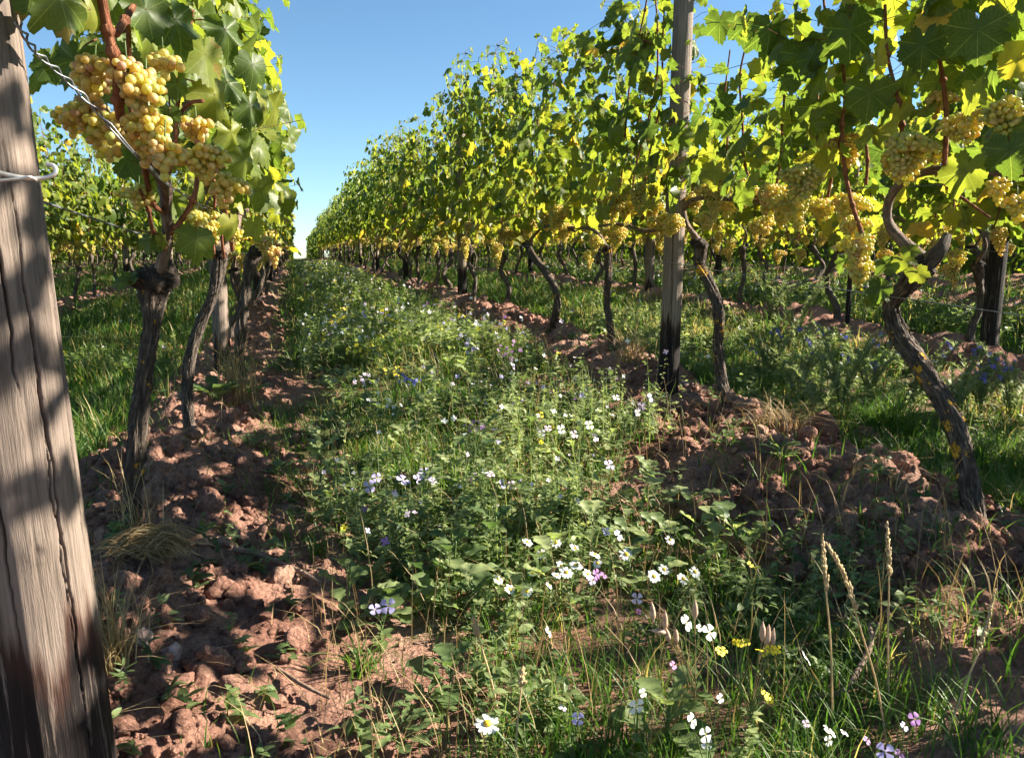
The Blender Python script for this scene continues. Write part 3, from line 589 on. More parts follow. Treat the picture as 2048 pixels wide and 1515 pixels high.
# ---- right row, first five vines
X = at_x
tr = [X(1952, 1085, 1.8), X(1936, 965, 1.8), X(1905, 838, 1.8), X(1850, 742, 1.8), X(1798, 668, 1.8), X(1783, 610, 1.8), X(1815, 572, 1.8), X(1850, 530, 1.8)]
arm = [X(1850, 520, 1.8), X(1800, 478, 1.78), X(1775, 438, 1.77), X(1782, 392, 1.76), X(1815, 357, 1.75), X(1870, 341, 1.75), X(1960, 343, 1.75), X(2070, 346, 1.75), X(2200, 352, 1.75)]
A_sh = [([X(1806, 365, 1.75), X(1802, 300, 1.74), X(1804, 250, 1.73), X(1798, 205, 1.72), X(1775, 110, 1.72), X(1770, 10, 1.72)], [.008, .0045]),
        ([X(1725, 470, 1.8), X(1705, 410, 1.78), X(1690, 340, 1.76), X(1684, 250, 1.75), X(1690, 190, 1.75), X(1680, 60, 1.75)], [.0075, .005]),
        ([X(1888, 338, 1.75), X(1893, 240, 1.74), X(1886, 160, 1.74), X(1878, 90, 1.74), X(1890, -40, 1.74)], [.0075, .005]), ([X(2008, 335, 1.75), X(2030, 270, 1.72), X(2055, 200, 1.7)], [.0075, .006]),
        ([X(1732, 370, 1.8), X(1735, 320, 1.8), X(1730, 270, 1.8)], [.0055, .0045]), ([X(1655, 395, 1.8), X(1668, 330, 1.8), X(1685, 260, 1.8)], [.006, .005]), ([X(1640, 250, 1.8), X(1635, 180, 1.8), X(1650, 60, 1.8), X(1645, -30, 1.8)], [.006, .004]),
        ([X(1868, 345, 1.8), X(1895, 375, 1.82), X(1930, 400, 1.85), X(1980, 435, 1.9)], [.004, .0035]), ([X(2015, 120, 1.75), X(2040, 60, 1.75), X(2030, -20, 1.75)], [.007, .005])]
fol = [shoot_path(r0, 1.78 + .06 * r0.normal(), y, 1.02, 2.3) for y in np.linspace(1.15, 2.45, 13)]
extra = []
for (x, y, XX_, rp, c, tl, tp_) in [(1930, 340, 1.6, 60, .62, (-.6, 0, .2), (-.6, 0, -.7)), (1640, 215, 1.7, 60, .42, (.2, 0, .1), (.3, 0, -1)), (1955, 60, 1.55, 75, .3, (0, 0, .2), (.1, 0, -1)), (1985, 90, 1.62, 45, .68, (.3, 0, .2), (.2, 0, -1)), (1740, 185, 1.65, 62, .38, (0, 0, .2), (-.1, 0, -1)),
                                  (1600, 110, 1.7, 60, .25, (0, 0, .1), (.1, 0, -1)), (1540, 60, 1.7, 55, .22, (.1, 0, .2), (-.1, 0, -1)), (1700, 60, 1.6, 66, .3, (.2, 0, .2), (.1, 0, -1)), (1845, 90, 1.6, 60, .25, (0, 0, .3), (0, 0, -1)), (2035, 120, 1.6, 50, .9, (.5, 0, .2), (-.5, 0, -.6)),
                                  (1490, 50, 1.75, 45, .2, (0, 0, .2), (0, 0, -1)), (1440, 45, 1.78, 40, .28, (0, 0, .2), (0, 0, -1)), (1690, 520, 1.7, 24, .3, (0, 0, .5), (-.6, 0, -.8)), (1805, 520, 1.65, 30, .62, (0, 0, .3), (.5, 0, -.7)), (1835, 545, 1.65, 26, .66, (0, 0, .3), (.4, 0, -.8)),
                                  (1775, 530, 1.62, 30, .35, (0, 0, .6), (-.8, 0, -.3)), (1760, 575, 1.62, 34, .25, (0, 0, .3), (-.4, 0, -.8)), (1820, 500, 1.6, 22, .5, (0, 0, .8), (.2, 0, -.5)), (1745, 600, 1.66, 22, .5, (0, 0, .8), (.2, 0, -.5)), (2020, 300, 1.55, 60, .25, (0, 0, .2), (.2, 0, -1))]:
    p = X(x, y, XX_); extra.append((p, norm(cam_n(p) + np.array(tl)), norm(np.array(tp_, float)), rp * ((p - EYE) @ _F) / FPX / .62, c))
CA = [(1818, 262, 112, 85, 1.62, .4), (1795, 290, 85, 60, 1.8), (1852, 282, 85, 50, 1.72), (1612, 325, 92, 72, 1.66, .3), (1702, 265, 75, 62, 1.85, .5), (1722, 466, 72, 62, 1.6, .38), (1715, 510, 72, 50, 1.6, .38), (1700, 430, 60, 45, 1.8),
      (1885, 178, 50, 48, 1.8, .6), (1925, 222, 70, 85, 1.7, .42), (2010, 192, 92, 74, 1.6, .35), (1872, 180, 60, 40, 1.75, .6), (2000, 352, 62, 42, 1.8), (2035, 385, 65, 50, 1.75), (1700, 385, 70, 60, 1.85), (1645, 395, 55, 55, 1.85)]
hero_vine(tr[0], 'nearest right-hand grapevine with a thick snaking lichen-spotted trunk', tr, [.046, .040, .041, .040, .039, .036, .040, .050],
          [(arm, [.020, .017, .014, .013, .012, .012, .0115, .011, .01], M_OLDCANE), ([X(1850, 530, 1.8), X(1880, 500, 1.82), X(1895, 470, 1.85)], [.03, .02, .012], M_BARK)], A_sh,
          dict(paths=fol, hw=.28, step=.030, size=.100, zlo=1.06, yel=.5), cl(CA, 'x', 1.8), 4, head=tr[-1] - [0, 0, .01], hr=.034, extra=extra, tm=M_BARKO)

tr = [X(1458, 820, 1.8), X(1442, 755, 1.8), X(1436, 690, 1.8), X(1438, 625, 1.8), X(1422, 575, 1.8), X(1400, 530, 1.8), X(1402, 490, 1.8)]
fol = [shoot_path(r0, 1.8 + .06 * r0.normal(), y, .98, z) for y, z in zip(np.linspace(2.45, 3.75, 13), [2.3, 2.2, 2.05, 1.9, 1.7, 1.55, 1.45, 1.5, 1.55, 1.65, 1.8, 2.1, 2.2])]
hero_vine(tr[0], 'grapevine with an arching cane beside the tall grey post of the right row', tr, [.036, .033, .034, .034, .033, .032, .044],
          [([X(1400, 485, 1.8), X(1376, 452, 1.8), X(1368, 420, 1.8), X(1385, 400, 1.8), X(1430, 395, 1.8), X(1520, 405, 1.8), X(1600, 420, 1.8)], [.016, .012, .0115, .011, .011, .010, .009], M_OLDCANE)],
          [([X(1545, 405, 1.8), X(1560, 330, 1.8), X(1565, 250, 1.8), X(1570, 170, 1.8)], [.006, .004]), ([X(1430, 395, 1.8), X(1450, 330, 1.8), X(1455, 260, 1.8), X(1450, 190, 1.8), X(1460, 100, 1.8)], [.006, .003]), ([X(1520, 405, 1.8), X(1490, 330, 1.8), X(1485, 240, 1.8), X(1480, 150, 1.8), X(1500, 60, 1.8)], [.006, .0035])],
          dict(paths=fol, hw=.25, step=.038, size=.106, zlo=.98, yel=.42), cl([(1437, 362, 75, 50), (1492, 358, 72, 45, 1.75), (1545, 365, 80, 55, 1.7), (1570, 400, 60, 50), (1415, 420, 45, 40, 1.75), (1590, 375, 90, 60, 1.7, .3), (1530, 430, 50, 40), (1465, 385, 55, 40, 1.9), (1345, 425, 50, 55, 1.7), (1390, 380, 50, 40, 1.9)], 'x', 1.8), 5, head=tr[-1], hr=.030, tm=M_BARKO)

tr = [X(1223, 728, 1.8), X(1222, 670, 1.8), X(1214, 605, 1.8), X(1217, 545, 1.8), X(1215, 498, 1.8)]
fol = [shoot_path(r0, 1.8 + .06 * r0.normal(), y, .98, z) for y, z in zip(np.linspace(3.8, 5.0, 13), [2.3, 2.2, 2.15, 2.0, 1.85, 1.75, 1.75, 1.85, 1.95, 2.0, 2.0, 2.05, 2.05])]
C_arch = [X(1290, 330, 1.8), X(1285, 210, 1.8), X(1275, 120, 1.8), X(1250, 60, 1.8), X(1220, 50, 1.8)]
hero_vine(tr[0], 'upright grapevine with orange lichen low on its trunk, left of the tall grey post', tr, [.036, .030, .029, .031, .036],
          [([tr[-1], X(1190, 462, 1.8), X(1150, 455, 1.8), X(1100, 460, 1.8)], [.013, .011, .01, .008], M_OLDCANE), ([X(1200, 452, 1.8), X(1250, 450, 1.8), X(1290, 462, 1.8), X(1330, 455, 1.8)], [.012, .011, .01, .008], M_OLDCANE)],
          [([X(1225, 480, 1.8), X(1240, 380, 1.8), X(1250, 270, 1.8), X(1262, 150, 1.8), X(1290, 20, 1.8), X(1295, -30, 1.8)], [.0065, .004]), ([X(1285, 440, 1.8), X(1295, 330, 1.8), X(1322, 200, 1.8), X(1325, 90, 1.8), X(1330, -10, 1.8)], [.006, .004]), ([X(1265, 430, 1.8), X(1270, 340, 1.8), X(1310, 180, 1.8), X(1315, 60, 1.8), X(1310, -10, 1.8)], [.006, .004]),
           ([X(1315, 90, 1.8), X(1250, 75, 1.8), X(1210, 110, 1.8), X(1165, 135, 1.8), X(1140, 60, 1.8)], [.004, .0025]), ([X(1275, 110, 1.8), X(1255, 50, 1.8), X(1235, 10, 1.8)], [.004, .0025])],
          dict(paths=fol + [np.array([X(1300, 90, 1.8), X(1250, 75, 1.8), X(1210, 110, 1.8), X(1165, 135, 1.8), X(1135, 60, 1.8)])] * 2 + [np.array([X(1290, 140, 1.8), X(1262, 60, 1.8), X(1235, 10, 1.8)])] * 2, hw=.23, step=.036, size=.104, zlo=.95, yel=.42),
          cl([(1227, 382, 68, 42, 1.72, .4), (1252, 400, 52, 32, 1.72), (1287, 362, 72, 46, 1.68, .3), (1322, 428, 42, 50), (1235, 448, 48, 42), (1262, 375, 50, 30, 1.9), (1190, 468, 50, 24, 1.72, .4), (1178, 498, 42, 18, 1.72, .4), (1305, 400, 50, 35, 1.85), (1205, 415, 45, 30, 1.85)], 'x', 1.8), 7, head=tr[-1], hr=.022, tm=M_BARKO)

tr = [X(1098, 668, 1.8), X(1113, 622, 1.8), X(1111, 582, 1.8), X(1092, 545, 1.8), X(1066, 512, 1.8), X(1055, 488, 1.8)]
fol = [shoot_path(r0, 1.8 + .06 * r0.normal(), y, .98, 2.1 + .12 * r0.normal()) for y in np.linspace(5.05, 6.35, 14)]
hero_vine(tr[0], 'grapevine whose trunk bows like a sickle, between two slimmer vines of the right row', tr, [.036, .038, .036, .036, .038, .044],
          [([tr[-1], X(1085, 455, 1.8), X(1120, 455, 1.8), X(1150, 462, 1.8)], [.013, .011, .01, .008], M_OLDCANE)], [([X(1080, 455, 1.8), X(1070, 390, 1.8), X(1078, 300, 1.8), X(1075, 220, 1.8)], [.006, .004])],
          dict(paths=fol, hw=.24, step=.038, size=.104, zlo=.98, yel=.42), cl([(1118, 408, 62, 36, 1.72), (1090, 415, 48, 36), (1055, 435, 40, 32, 1.72), (1033, 428, 42, 30), (1132, 445, 42, 30), (1015, 445, 38, 26, 1.72), (1100, 380, 50, 30, 1.9)], 'x', 1.8), 8, head=tr[-1], hr=.030)

# ---- all the other vines: copies of a few kinds, each with its own place and turn
K1 = [generic_vine(100 + k, 1, [2.05, 2.15, 1.95, 2.1][k % 4], yel=.36) for k in range(5)]
K1S = [generic_vine(400 + k, 1, 1.62, yel=.36) for k in range(3)]
K1L = [generic_vine(200 + k, 1, [2.1, 2.2, 2.15][k % 3], hw=.33, yel=.2) for k in range(3)]
K0 = [generic_vine(300 + k, 0, [2.05, 2.15, 2.0, 2.1][k % 4], yel=.45) for k in range(5)]
for i, k in enumerate(K1 + K1S + K1L + K0): k.location = (0, -500 - 3 * i, 0)
protos_used = set(); NV = 0
def put_vine(kinds, X_, Y_, label, group, top=1.0, lo=False):
    global NV
    k = kinds[int(r0.integers(len(kinds)))]; NV += 1
    loc = (X_ + r0.normal(0, .03), Y_, float(G2(X_, Y_)) + .05); rz = (0 if r0.random() < .5 else pi) + r0.normal(0, .08)
    sc = (r0.uniform(.92, 1.1), r0.uniform(.96, 1.08), top * r0.uniform(.96, 1.05))
    if k.name in protos_used: return copy_tree(k, loc, rz, label, group, sc)
    protos_used.add(k.name); k.location = loc; k.rotation_euler = (0, 0, rz); k.scale = sc; k['label'] = label; k['group'] = group; return k
PLAN = [('L1', 5.95, 58, 3, 9, K1L), ('R1', 6.95, 60, 5, 12, K1), ('R2', .2, 2., 0, 0, K1), ('R2', 2.72, 42, 0, 9, K1), ('R3', 3.6, 40, 0, 4, K1), ('R4', 5.0, 38, 0, 3, K0), ('R5', 8, 40, 0, 2, K0), ('L1b', 5.6, 50, 0, 9, K1), ('L2', 9.5, 44, 0, 3, K0), ('L3', 16, 46, 0, 0, K0)]  # short first R2 run: unseen vines added to shade the right foreground
for row, y0, y1, start, named, kinds in PLAN:
    y = y0; n = start
    while y < y1:
        n += 1; near = y < (17 if row in ('L1', 'R1') else 11)
        desc = ROWDESC[row]
        lab = f'{ORD[n - 1]} grapevine from the camera in the row {desc}' if n <= named and n <= 12 else (f'distant leafy grapevine far along the row {desc}' if y > 2.2 else ('foremost' if y < 1 else 'next to foremost') + f' unseen shade grapevine added to row {desc}')
        put_vine((K1S if row == 'R2' and 2 < y < 9 else kinds) if near else K0, ROWS[row], y, lab, f'grapevines of the row {desc}', (1 + min(.18, max(0, y - 5) * .014)) * (1 if row in ('L1', 'R1') else ((.86 if y < 2.2 else 1.) if y < 9 and row == 'R2' else .90)))
        y += 1.27 + r0.normal(0, .05)
for k in K1 + K1S + K1L + K0:
    if k.name not in protos_used:
        for c in KIDS[k.name]: bpy.data.objects.remove(c)
        bpy.data.objects.remove(k)
print('vines', NV)
# far-off rows that read as one mass
b = MB(); bt = MB(); rr_ = np.random.default_rng(17)
for X0, ya, yb in [(x, 4, 60) for x in np.arange(12.8, 40, 2.2)] + [(-9.2, 26, 60), (-11.4, 20, 60), (-13.6, 20, 60), (-16, 24, 60), (-18.2, 24, 60), (-21, 24, 60), (-24, 28, 60), (-4.8, 44, 70), (-7, 46, 70), (-2.6, 50, 80), (-.42, 58, 100), (1.8, 60, 100), (4., 42, 90), (6.2, 40, 80), (8.4, 38, 80), (10.6, 40, 80)]:
    n = int((yb - ya) * 75); y = rr_.uniform(ya, yb, n); s = np.where(rr_.random(n) < .5, 1, -1); z = G(y) + .08 + 2.3 * rr_.random(n)
    P = np.stack([X0 + s * rr_.uniform(.02, .3, n), y, z], -1); N_ = np.stack([s * 1., 0 * y, 0 * y + .4], -1) + rr_.normal(0, .5, (n, 3)); T_ = np.stack([s * .3, 0 * y, 0 * y - 1.], -1) + rr_.normal(0, .4, (n, 3))
    scatter(b, LEAF_LOW, rr_.integers(0, 4, n), P, frames(N_, T_), rr_.uniform(.18, .30, n), np.clip(rr_.normal(.42, .17, n), 0, 1))
    for y in np.arange(ya, yb, 1.3): q = rr_.normal(0, .06, 4); V, f, uv = tube_geo([[X0, y, G(y) - .1], [X0 + q[0], y + q[1], G(y) + .3], [X0 + q[2], y + q[3], G(y) + .62]], [.035, .025, .03], sides=5, cap=False); bt.add(V, f, .5, uv)
link('distant_vine_foliage', b.mesh('distant_vine_foliage', M_LEAF2), kind='stuff', label='foliage of the farthest vine rows'); link('distant_vine_trunks', bt.mesh('distant_vine_trunks', M_BARK), kind='stuff', label='trunks of the farthest vine rows')


# ------------------------------------------------------------ posts
def post_mesh(name, r, h, mt, seed, hero=False, below=.25, lean=(0, 0), taper=.9):
    r0 = np.random.default_rng(seed); ns, nr = (340, 460) if hero else (56, 120)
    th = np.linspace(0, 2 * pi, ns, endpoint=False); z = np.linspace(-below, h, nr); TH, Z = np.meshgrid(th, z)
    u = np.cos(TH), np.sin(TH)
    R = r * (1 - (1 - taper) * (Z + below) / (h + below)) * (1 + .05 * (fbm(u[0] * 2 + seed, u[1] * 2 + Z * .8, seed, 3) - .5) * 2)
    R = R + r * .035 * (fbm(TH * 9, Z * 1.6, seed + 4, 4) - .47)
    tint = np.full(R.shape, .5)
    for k in range(16 if hero else 5):        # drying cracks running along the grain
        a0 = r0.uniform(0, 2 * pi); z0 = r0.uniform(-.1, h * .8); ln = r0.uniform(.35, 1.2); w = r0.uniform(.012, .020) if hero else .05
        if hero and k < 4: a0 = [-1.75, -1.2, -.72, -2.2][k]; z0 = [.2, .55, 0, .1][k]; ln = [1.3, .8, .7, 1.6][k]; w = [.030, .025, .018, .024][k]
        c = a0 + .08 * np.sin(Z * 2.3 + k) + .018 * np.sin(Z * 9 + 2 * k) + .06 * (vn(Z * 22, Z * 0 + k, seed) - .5) + .03 * (vn(Z * 90, Z * 0 + k, seed) - .5); d = np.abs((TH - c + pi) % (2 * pi) - pi)
        t = np.clip((Z - z0) / ln, 0, 1); e = np.clip(4 * t * (1 - t), 0, 1) ** .4 * (t > 0) * (t < 1); g = np.exp(-(d / (w * (e + .05))) ** 2) * e
        R = R - g * r * (.16 if hero else .10); tint = np.minimum(tint, .5 - .5 * np.clip(g * 1.2, 0, 1))
    if hero:
        for (ka, kz) in [(-1.15, .34), (-1.9, .92), (-.6, 1.2)]:   # knots
            d = np.hypot(((TH - ka + pi) % (2 * pi) - pi) * r, Z - kz); R = R + r * .05 * np.exp(-(d / .02) ** 2) - r * .06 * np.exp(-(d / .006) ** 2); tint = np.minimum(tint, .5 - .22 * np.exp(-(d / .010) ** 2) - .07 * np.exp(-((d - .017) / .002) ** 2))
    V = np.stack([R * u[0] + lean[0] * Z, R * u[1] + lean[1] * Z, Z], -1).reshape(-1, 3); i = np.arange(nr - 1)[:, None] * ns; j = np.arange(ns)[None]; j2 = (j + 1) % ns
    F = np.stack([i + j, i + j2, i + ns + j2, i + ns + j], -1).reshape(-1, 4); uv = np.stack([TH / (2 * pi), Z], -1).reshape(-1, 2)
    V = np.vstack([V, [lean[0] * h, lean[1] * h, h + .004]]); uv = np.vstack([uv, [0, h]]); jj = np.arange(ns)
    T = np.stack([(nr - 1) * ns + jj, (nr - 1) * ns + (jj + 1) % ns, jj * 0 + len(V) - 1], -1)
    b = MB(); b.add(V, [F, T], np.append(tint.ravel(), .5), uv); return b.mesh(name, mt)
def post(x, y, r, h, label, mt, seed, hero=False, lean=(0, 0), group=None, z=None, below=.25):
    z = float(G2(x, y)) + .03 if z is None else z
    rt = thing('wooden_post', (x, y, z), label, 'post', group); part('post_shaft', post_mesh('post_shaft', r, h, mt, seed, hero, lean=lean, below=below), rt); return rt
PB = Y(120, 1515, 1.22)
post(PB[0], 1.22, .0735, 2.1, 'thick weathered end post with dark tarry foot filling the left edge', M_POST, 11, True, (-.038, .0), None, float(PB[2]))
# wire ties round the near post: hook with shaft, binding loops, staple
LP = np.array([PB[0], 1.22, PB[2]])
hk = [Y(-60, 330, 1.12), Y(0, 346, 1.13), Y(50, 356, 1.135), Y(85, 356, 1.14), Y(106, 350, 1.14), Y(112, 340, 1.14), Y(106, 331, 1.14), Y(92, 329, 1.14)]
h0 = thing('wire_hook', hk[2], 'bent steel hook tied across the front of the thick left post', 'hook')
part('hook_rod', tube_mesh('hook_rod', np.array(hk) - hk[2], .0028, M_HOOK, n=70, sides=12), h0)
for q in ([Y(-50, 366, 1.13), Y(0, 361, 1.13), Y(40, 357, 1.13), Y(60, 354, 1.128), Y(75, 362, 1.14)],): part('tie_wire', tube_mesh('tie_wire', np.array(q) - hk[2], .0018, M_HOOK, n=30, sides=8), h0)

P1 = X(1335, 800, 1.8); tall = post(1.8, P1[1], .052, 2.35, 'tall grey post with black tarred foot standing in the right row', M_POST2, 12, False, (.012, 0), 'posts of the right row', float(P1[2]) - .03)
post(-.42, 4.85, .047, 1.8, 'short round tan post among dry grass in the left row', M_POST, 13, group='posts of the left row')
P2 = X(925, 605, 1.8); post(1.8, P2[1], .055, 1.95, 'grey post in the right row between thin bent trunks, second from the camera', M_POST2, 14, group='posts of the right row', z=float(P2[2]) - .05)
post(1.8, 13.5, .05, 1.95, 'slim post in the right row, third from the camera', M_POST2, 15, group='posts of the right row')
P3 = X(1298, 600, 4.0); post(4.0, P3[1], .055, 1.9, 'reddish brown post of the second right row, just left of the tall grey post', M_POST, 16, group='posts of the second right row', z=float(P3[2]))
P4 = X(1988, 588, 4.0); post(4.0, P4[1], .05, 1.9, 'pale leaning post of the second right row near the right edge', M_POST2, 17, lean=(.06, .04), group='posts of the second right row', z=float(P4[2]) - .05)
P5 = X(1657, 575, 5.0); post(4.0, 5.15, .018, 1.6, 'thin stake beside a slanting trunk in the second right row', M_POST2, 18, group='posts of the second right row')
far_posts = []
for nm, X_, ys_ in [('R1', 1.8, (18.3, 23.1, 28, 33)), ('L1', -.42, (9.7, 14.5, 19.4, 24.2)), ('L1b', -2.6, (9.3, 14.1, 19.)), ('R2', 4., (13.6, 18.5)), ('R3', 6.2, (6.1, 11, 16))]:
    for y in ys_: 
        o = post(X_, y, .048, 1.9, f'distant wooden post among the vines of the row {ROWDESC[nm]}', M_POST2, 30 + int(y), group=f'distant posts of the row {ROWDESC[nm]}')
st = thing('steel_stake', (-2.6, 8.4, float(G(8.4))), 'thin grey metal stake standing among the trunks left of the first vine', 'stake')
b = MB()
for dx in (-.014, .014): V, f, uv = tube_geo([[dx, 0, -.1], [dx, 0, 1.0], [dx, 0, 1.9]], .008, sides=6); b.add(V, f, .5, uv)
V, f, uv = tube_geo([[0, .01, -.1], [0, .01, 1.9]], .012, sides=4); b.add(V, f, .5, uv)
part('stake_profile', b.mesh('stake_profile', M_WIRE), st)

# ------------------------------------------------------------ trellis wires
def wire(pts, r, label, group=None, n=60):
    pts = np.array(pts); o = link('trellis_wire', tube_mesh('trellis_wire', pts - pts[0], r, M_WIRE, n=n, sides=6), None, pts[0], label=label, cat='wire', group=group); return o
def row_wire(X_, y0, y1, h, r, label, group):
    ys_ = np.arange(y0, y1, 1.5); wire([[X_, y, float(G2(X_, y)) + .08 + h + .008 * sin(y * 2.1)] for y in ys_], r, label, group, n=len(ys_) * 3)
HN = {.62: 'lowest', .95: 'fruiting', 1.45: 'middle', 1.86: 'upper', 1.93: 'topmost'}
for nm, y1 in (('R1', 40), ('R2', 30), ('L1b', 30), ('R3', 25)):
    for h in (.62, .95, 1.45, 1.86, 1.93):
        if nm != 'R1' and h > 1.0: continue
        row_wire(ROWS[nm] - (.03 if h != .62 else .035), 1.3 if nm[0] == 'R' else 5, y1, h, .0014, f'{HN[h]} steel wire strung along the row {ROWDESC[nm]}', f'wires of the row {ROWDESC[nm]}')
# twisted double wire from the near post past the big bunches, and the thin lower wire
tw = np.array([Y(36, 45, 1.16), Y(70, 100, 1.2), Y(130, 155, 1.26), Y(200, 228, 1.3), Y(262, 300, 1.34), Y(300, 335, 1.5), Y(345, 375, 2.0), Y(440, 432, 3.3), Y(520, 478, 6)])
S = spline(tw, 360); ph = np.linspace(0, 60, 360) * np.clip(1 - np.linspace(0, 1.6, 360), .0, 1)
ww = thing('twisted_wire', S[0], 'dark twisted double wire running from the thick left post past the big bunches', 'wire')
for s in (0, pi):
    ph2 = np.where(np.linspace(0, 1, 360) < .42, np.linspace(0, 62, 360), 62 * .42); am = np.interp(np.linspace(0, 1, 360), [0, .38, .5, 1], [.0035, .003, .0012, .0012])
    part('wire_strand', tube_mesh('wire_strand', S + np.stack([np.cos(ph2 + s) * am, 0 * am, np.sin(ph2 + s) * am], -1) - S[0], .0015, M_WIRE, sides=7), ww)
wire([Y(80, 402, 1.22), Y(150, 425, 1.45), Y(220, 448, 1.75), Y(300, 474, 2.2), Y(350, 486, 2.7), Y(430, 500, 3.6), Y(520, 510, 7)], .0019, 'slack thin wire crossing below the big bunches of the left row')

# ------------------------------------------------------------ clods and stones on the ridges
def rock(seed, sub, jag=.35):
    r0 = np.random.default_rng(seed); V, F = ICO[sub]; V = V.copy(); q = V * 1.3 + seed
    n = fbm(q[:, 0] * 1.2 + q[:, 2], q[:, 1] * 1.2 - q[:, 2] * .7, seed, 4) - .47
    for _ in range(9):            # flat chipped faces
        d = norm(r0.normal(0, 1, 3)); c = r0.uniform(.55, .85); h = V @ d; V = V - np.maximum(h - c, 0)[:, None] * d * .85
    V = V * (1 + jag * n)[:, None] * 1.15; f2 = fbm(V[:, 0] * 7 + V[:, 2] * 3, V[:, 1] * 7 - V[:, 2] * 5, seed + 2, 3) - .44; V = V * (1 + .34 * f2)[:, None]
    f3 = np.abs(vn(V[:, 0] * 5 + V[:, 2] * 4, V[:, 1] * 5 + V[:, 2] * 3, seed + 8) - .5); V = V * (1 - .28 * (f3 < .06) - .25 * f3)[:, None]
    return V * [1, r0.uniform(.7, .95), r0.uniform(.55, .8)], [F], np.zeros((len(V), 2))
RK = [rock(s, 3) for s in range(8)]; RKS = [rock(s + 20, 2) for s in range(6)]; RKB = [rock(s + 40, 4, .45) for s in range(5)]
def ridge_pts(n, rng, rows=('L1', 'R1'), y0=.8, y1=9, w=.30):
    X_ = np.array([ROWS[r] for r in rows])[rng.integers(0, len(rows), n)]; y = y0 + (y1 - y0) * rng.random(n) ** 1.7
    return X_ + rng.normal(0, w, n), y
def rand_rot(n, rng):
    q = norm(rng.normal(0, 1, (n, 4))); w, x, y, z = q.T
    return np.stack([np.stack([1 - 2 * (y * y + z * z), 2 * (x * y - z * w), 2 * (x * z + y * w)], -1), np.stack([2 * (x * y + z * w), 1 - 2 * (x * x + z * z), 2 * (y * z - x * w)], -1), np.stack([2 * (x * z - y * w), 2 * (y * z + x * w), 1 - 2 * (x * x + y * y)], -1)], 1)
def clods(name, n, s0, s1, tpl, rng, **k):
    x, y = ridge_pts(n, rng, **k); s = s0 + (s1 - s0) * rng.random(n) ** 3; z = ground_z(x, y) + s * .12
    b = MB(); scatter(b, tpl, rng.integers(0, len(tpl), n), np.stack([x, y, z], -1), rand_rot(n, rng), s, np.full(n, .5)); return b
b = clods('', 11000, .005, .022, RKS, RNG, w=.33); link('soil_crumbs', b.mesh('soil_crumbs', M_CLOD, False), kind='stuff', label='loose red soil crumbs along the ridges')
b = clods('', 950, .014, .044, RK, RNG, w=.20, y1=7)
bx, by_ = RNG.normal(1.5, .22, 760), RNG.uniform(1.4, 3.3, 760); s_ = .008 + .036 * RNG.random(760) ** 2.4; scatter(b, RK, RNG.integers(0, 8, 760), np.stack([bx, by_, ground_z(bx, by_) + s_ * .2], -1), rand_rot(760, RNG), s_, np.full(760, .5)); bx, by_ = RNG.normal(-.33, .2, 420), RNG.uniform(.9, 3.6, 420); s_ = .010 + .035 * RNG.random(420) ** 2; scatter(b, RK, RNG.integers(0, 8, 420), np.stack([bx, by_, ground_z(bx, by_) + s_ * .15], -1), rand_rot(420, RNG), s_, np.full(420, .5))
b2 = clods('', 700, .02, .05, RKS, RNG, rows=('R2', 'L1b', 'R1', 'L1'), y0=6, y1=16, w=.2)
link('soil_clods', b.mesh('soil_clods', M_CLOD, True), kind='stuff', label='rough red soil clods heaped along the ridges'); link('far_soil_clods', b2.mesh('far_soil_clods', M_CLOD, False), kind='stuff', label='red soil clods on the farther ridges')
# a few lumps one can point at
for k, (x, y, wpx, lab) in enumerate([(475, 965, 60, 'rounded red clod on the left ridge right of the first vine trunk'), (500, 1010, 55, 'upright red clod at the right flank of the left ridge'), (410, 1155, 70, 'flat-topped red clod beside the straw heap'), (290, 1275, 60, 'smooth pale pink stone behind the dry grass tuft'),
      (340, 1310, 65, 'crumbly red clod in front of the pale pink stone'), (250, 1385, 90, 'big split red clod at the foot of the left post'), (560, 1230, 75, 'sunlit reddish slab of soil beside the small grasses'), (1085, 757, 38, 'orange sunlit clod on the near edge of the right ridge'), (1370, 770, 30, 'pale orange stone at the foot of the tall grey post'),
      (1640, 870, 120, 'large reddish clod crowning the right ridge'), (1730, 890, 100, 'second large clod lying on top of the right ridge'), (1800, 930, 90, 'broad clod at the right end of the ridge top'), (1600, 970, 50, 'square red clod in the shaded ridge flank'), (1580, 1030, 55, 'small pinkish clod in the middle of the shaded ridge flank'),
      (1690, 1045, 45, 'brown pebble with a rounded top in the shaded ridge flank'), (1540, 1050, 28, 'pointed orange stone low on the shaded ridge'), (1700, 1185, 45, 'round sunlit stone behind the dry grass stalks'), (1165, 715, 60, 'dark lump of turned earth between two trunks of the right row'), (1230, 1440, 60, 'reddish stone in the foreground by the white flowers'), (1880, 970, 60, 'red clod beside the foot of the nearest right trunk')]):
    P = on_ground(x, y); s = wpx * ((P - EYE) @ _F) / FPX / 2.7
    V, F, uv = RKB[k % 5]; me = new_mesh('soil_clod', V * s * [1, 1, 1.15], F, M_STONE if 'stone' in lab or 'pebble' in lab else M_CLOD)
    o = link('stone' if me.materials[0] == M_STONE else 'soil_clod', me, None, P + [0, 0, s * .12], label=lab, cat='stone' if me.materials[0] == M_STONE else 'clod'); o.rotation_euler = (.2 * k, .3, k * 1.3)

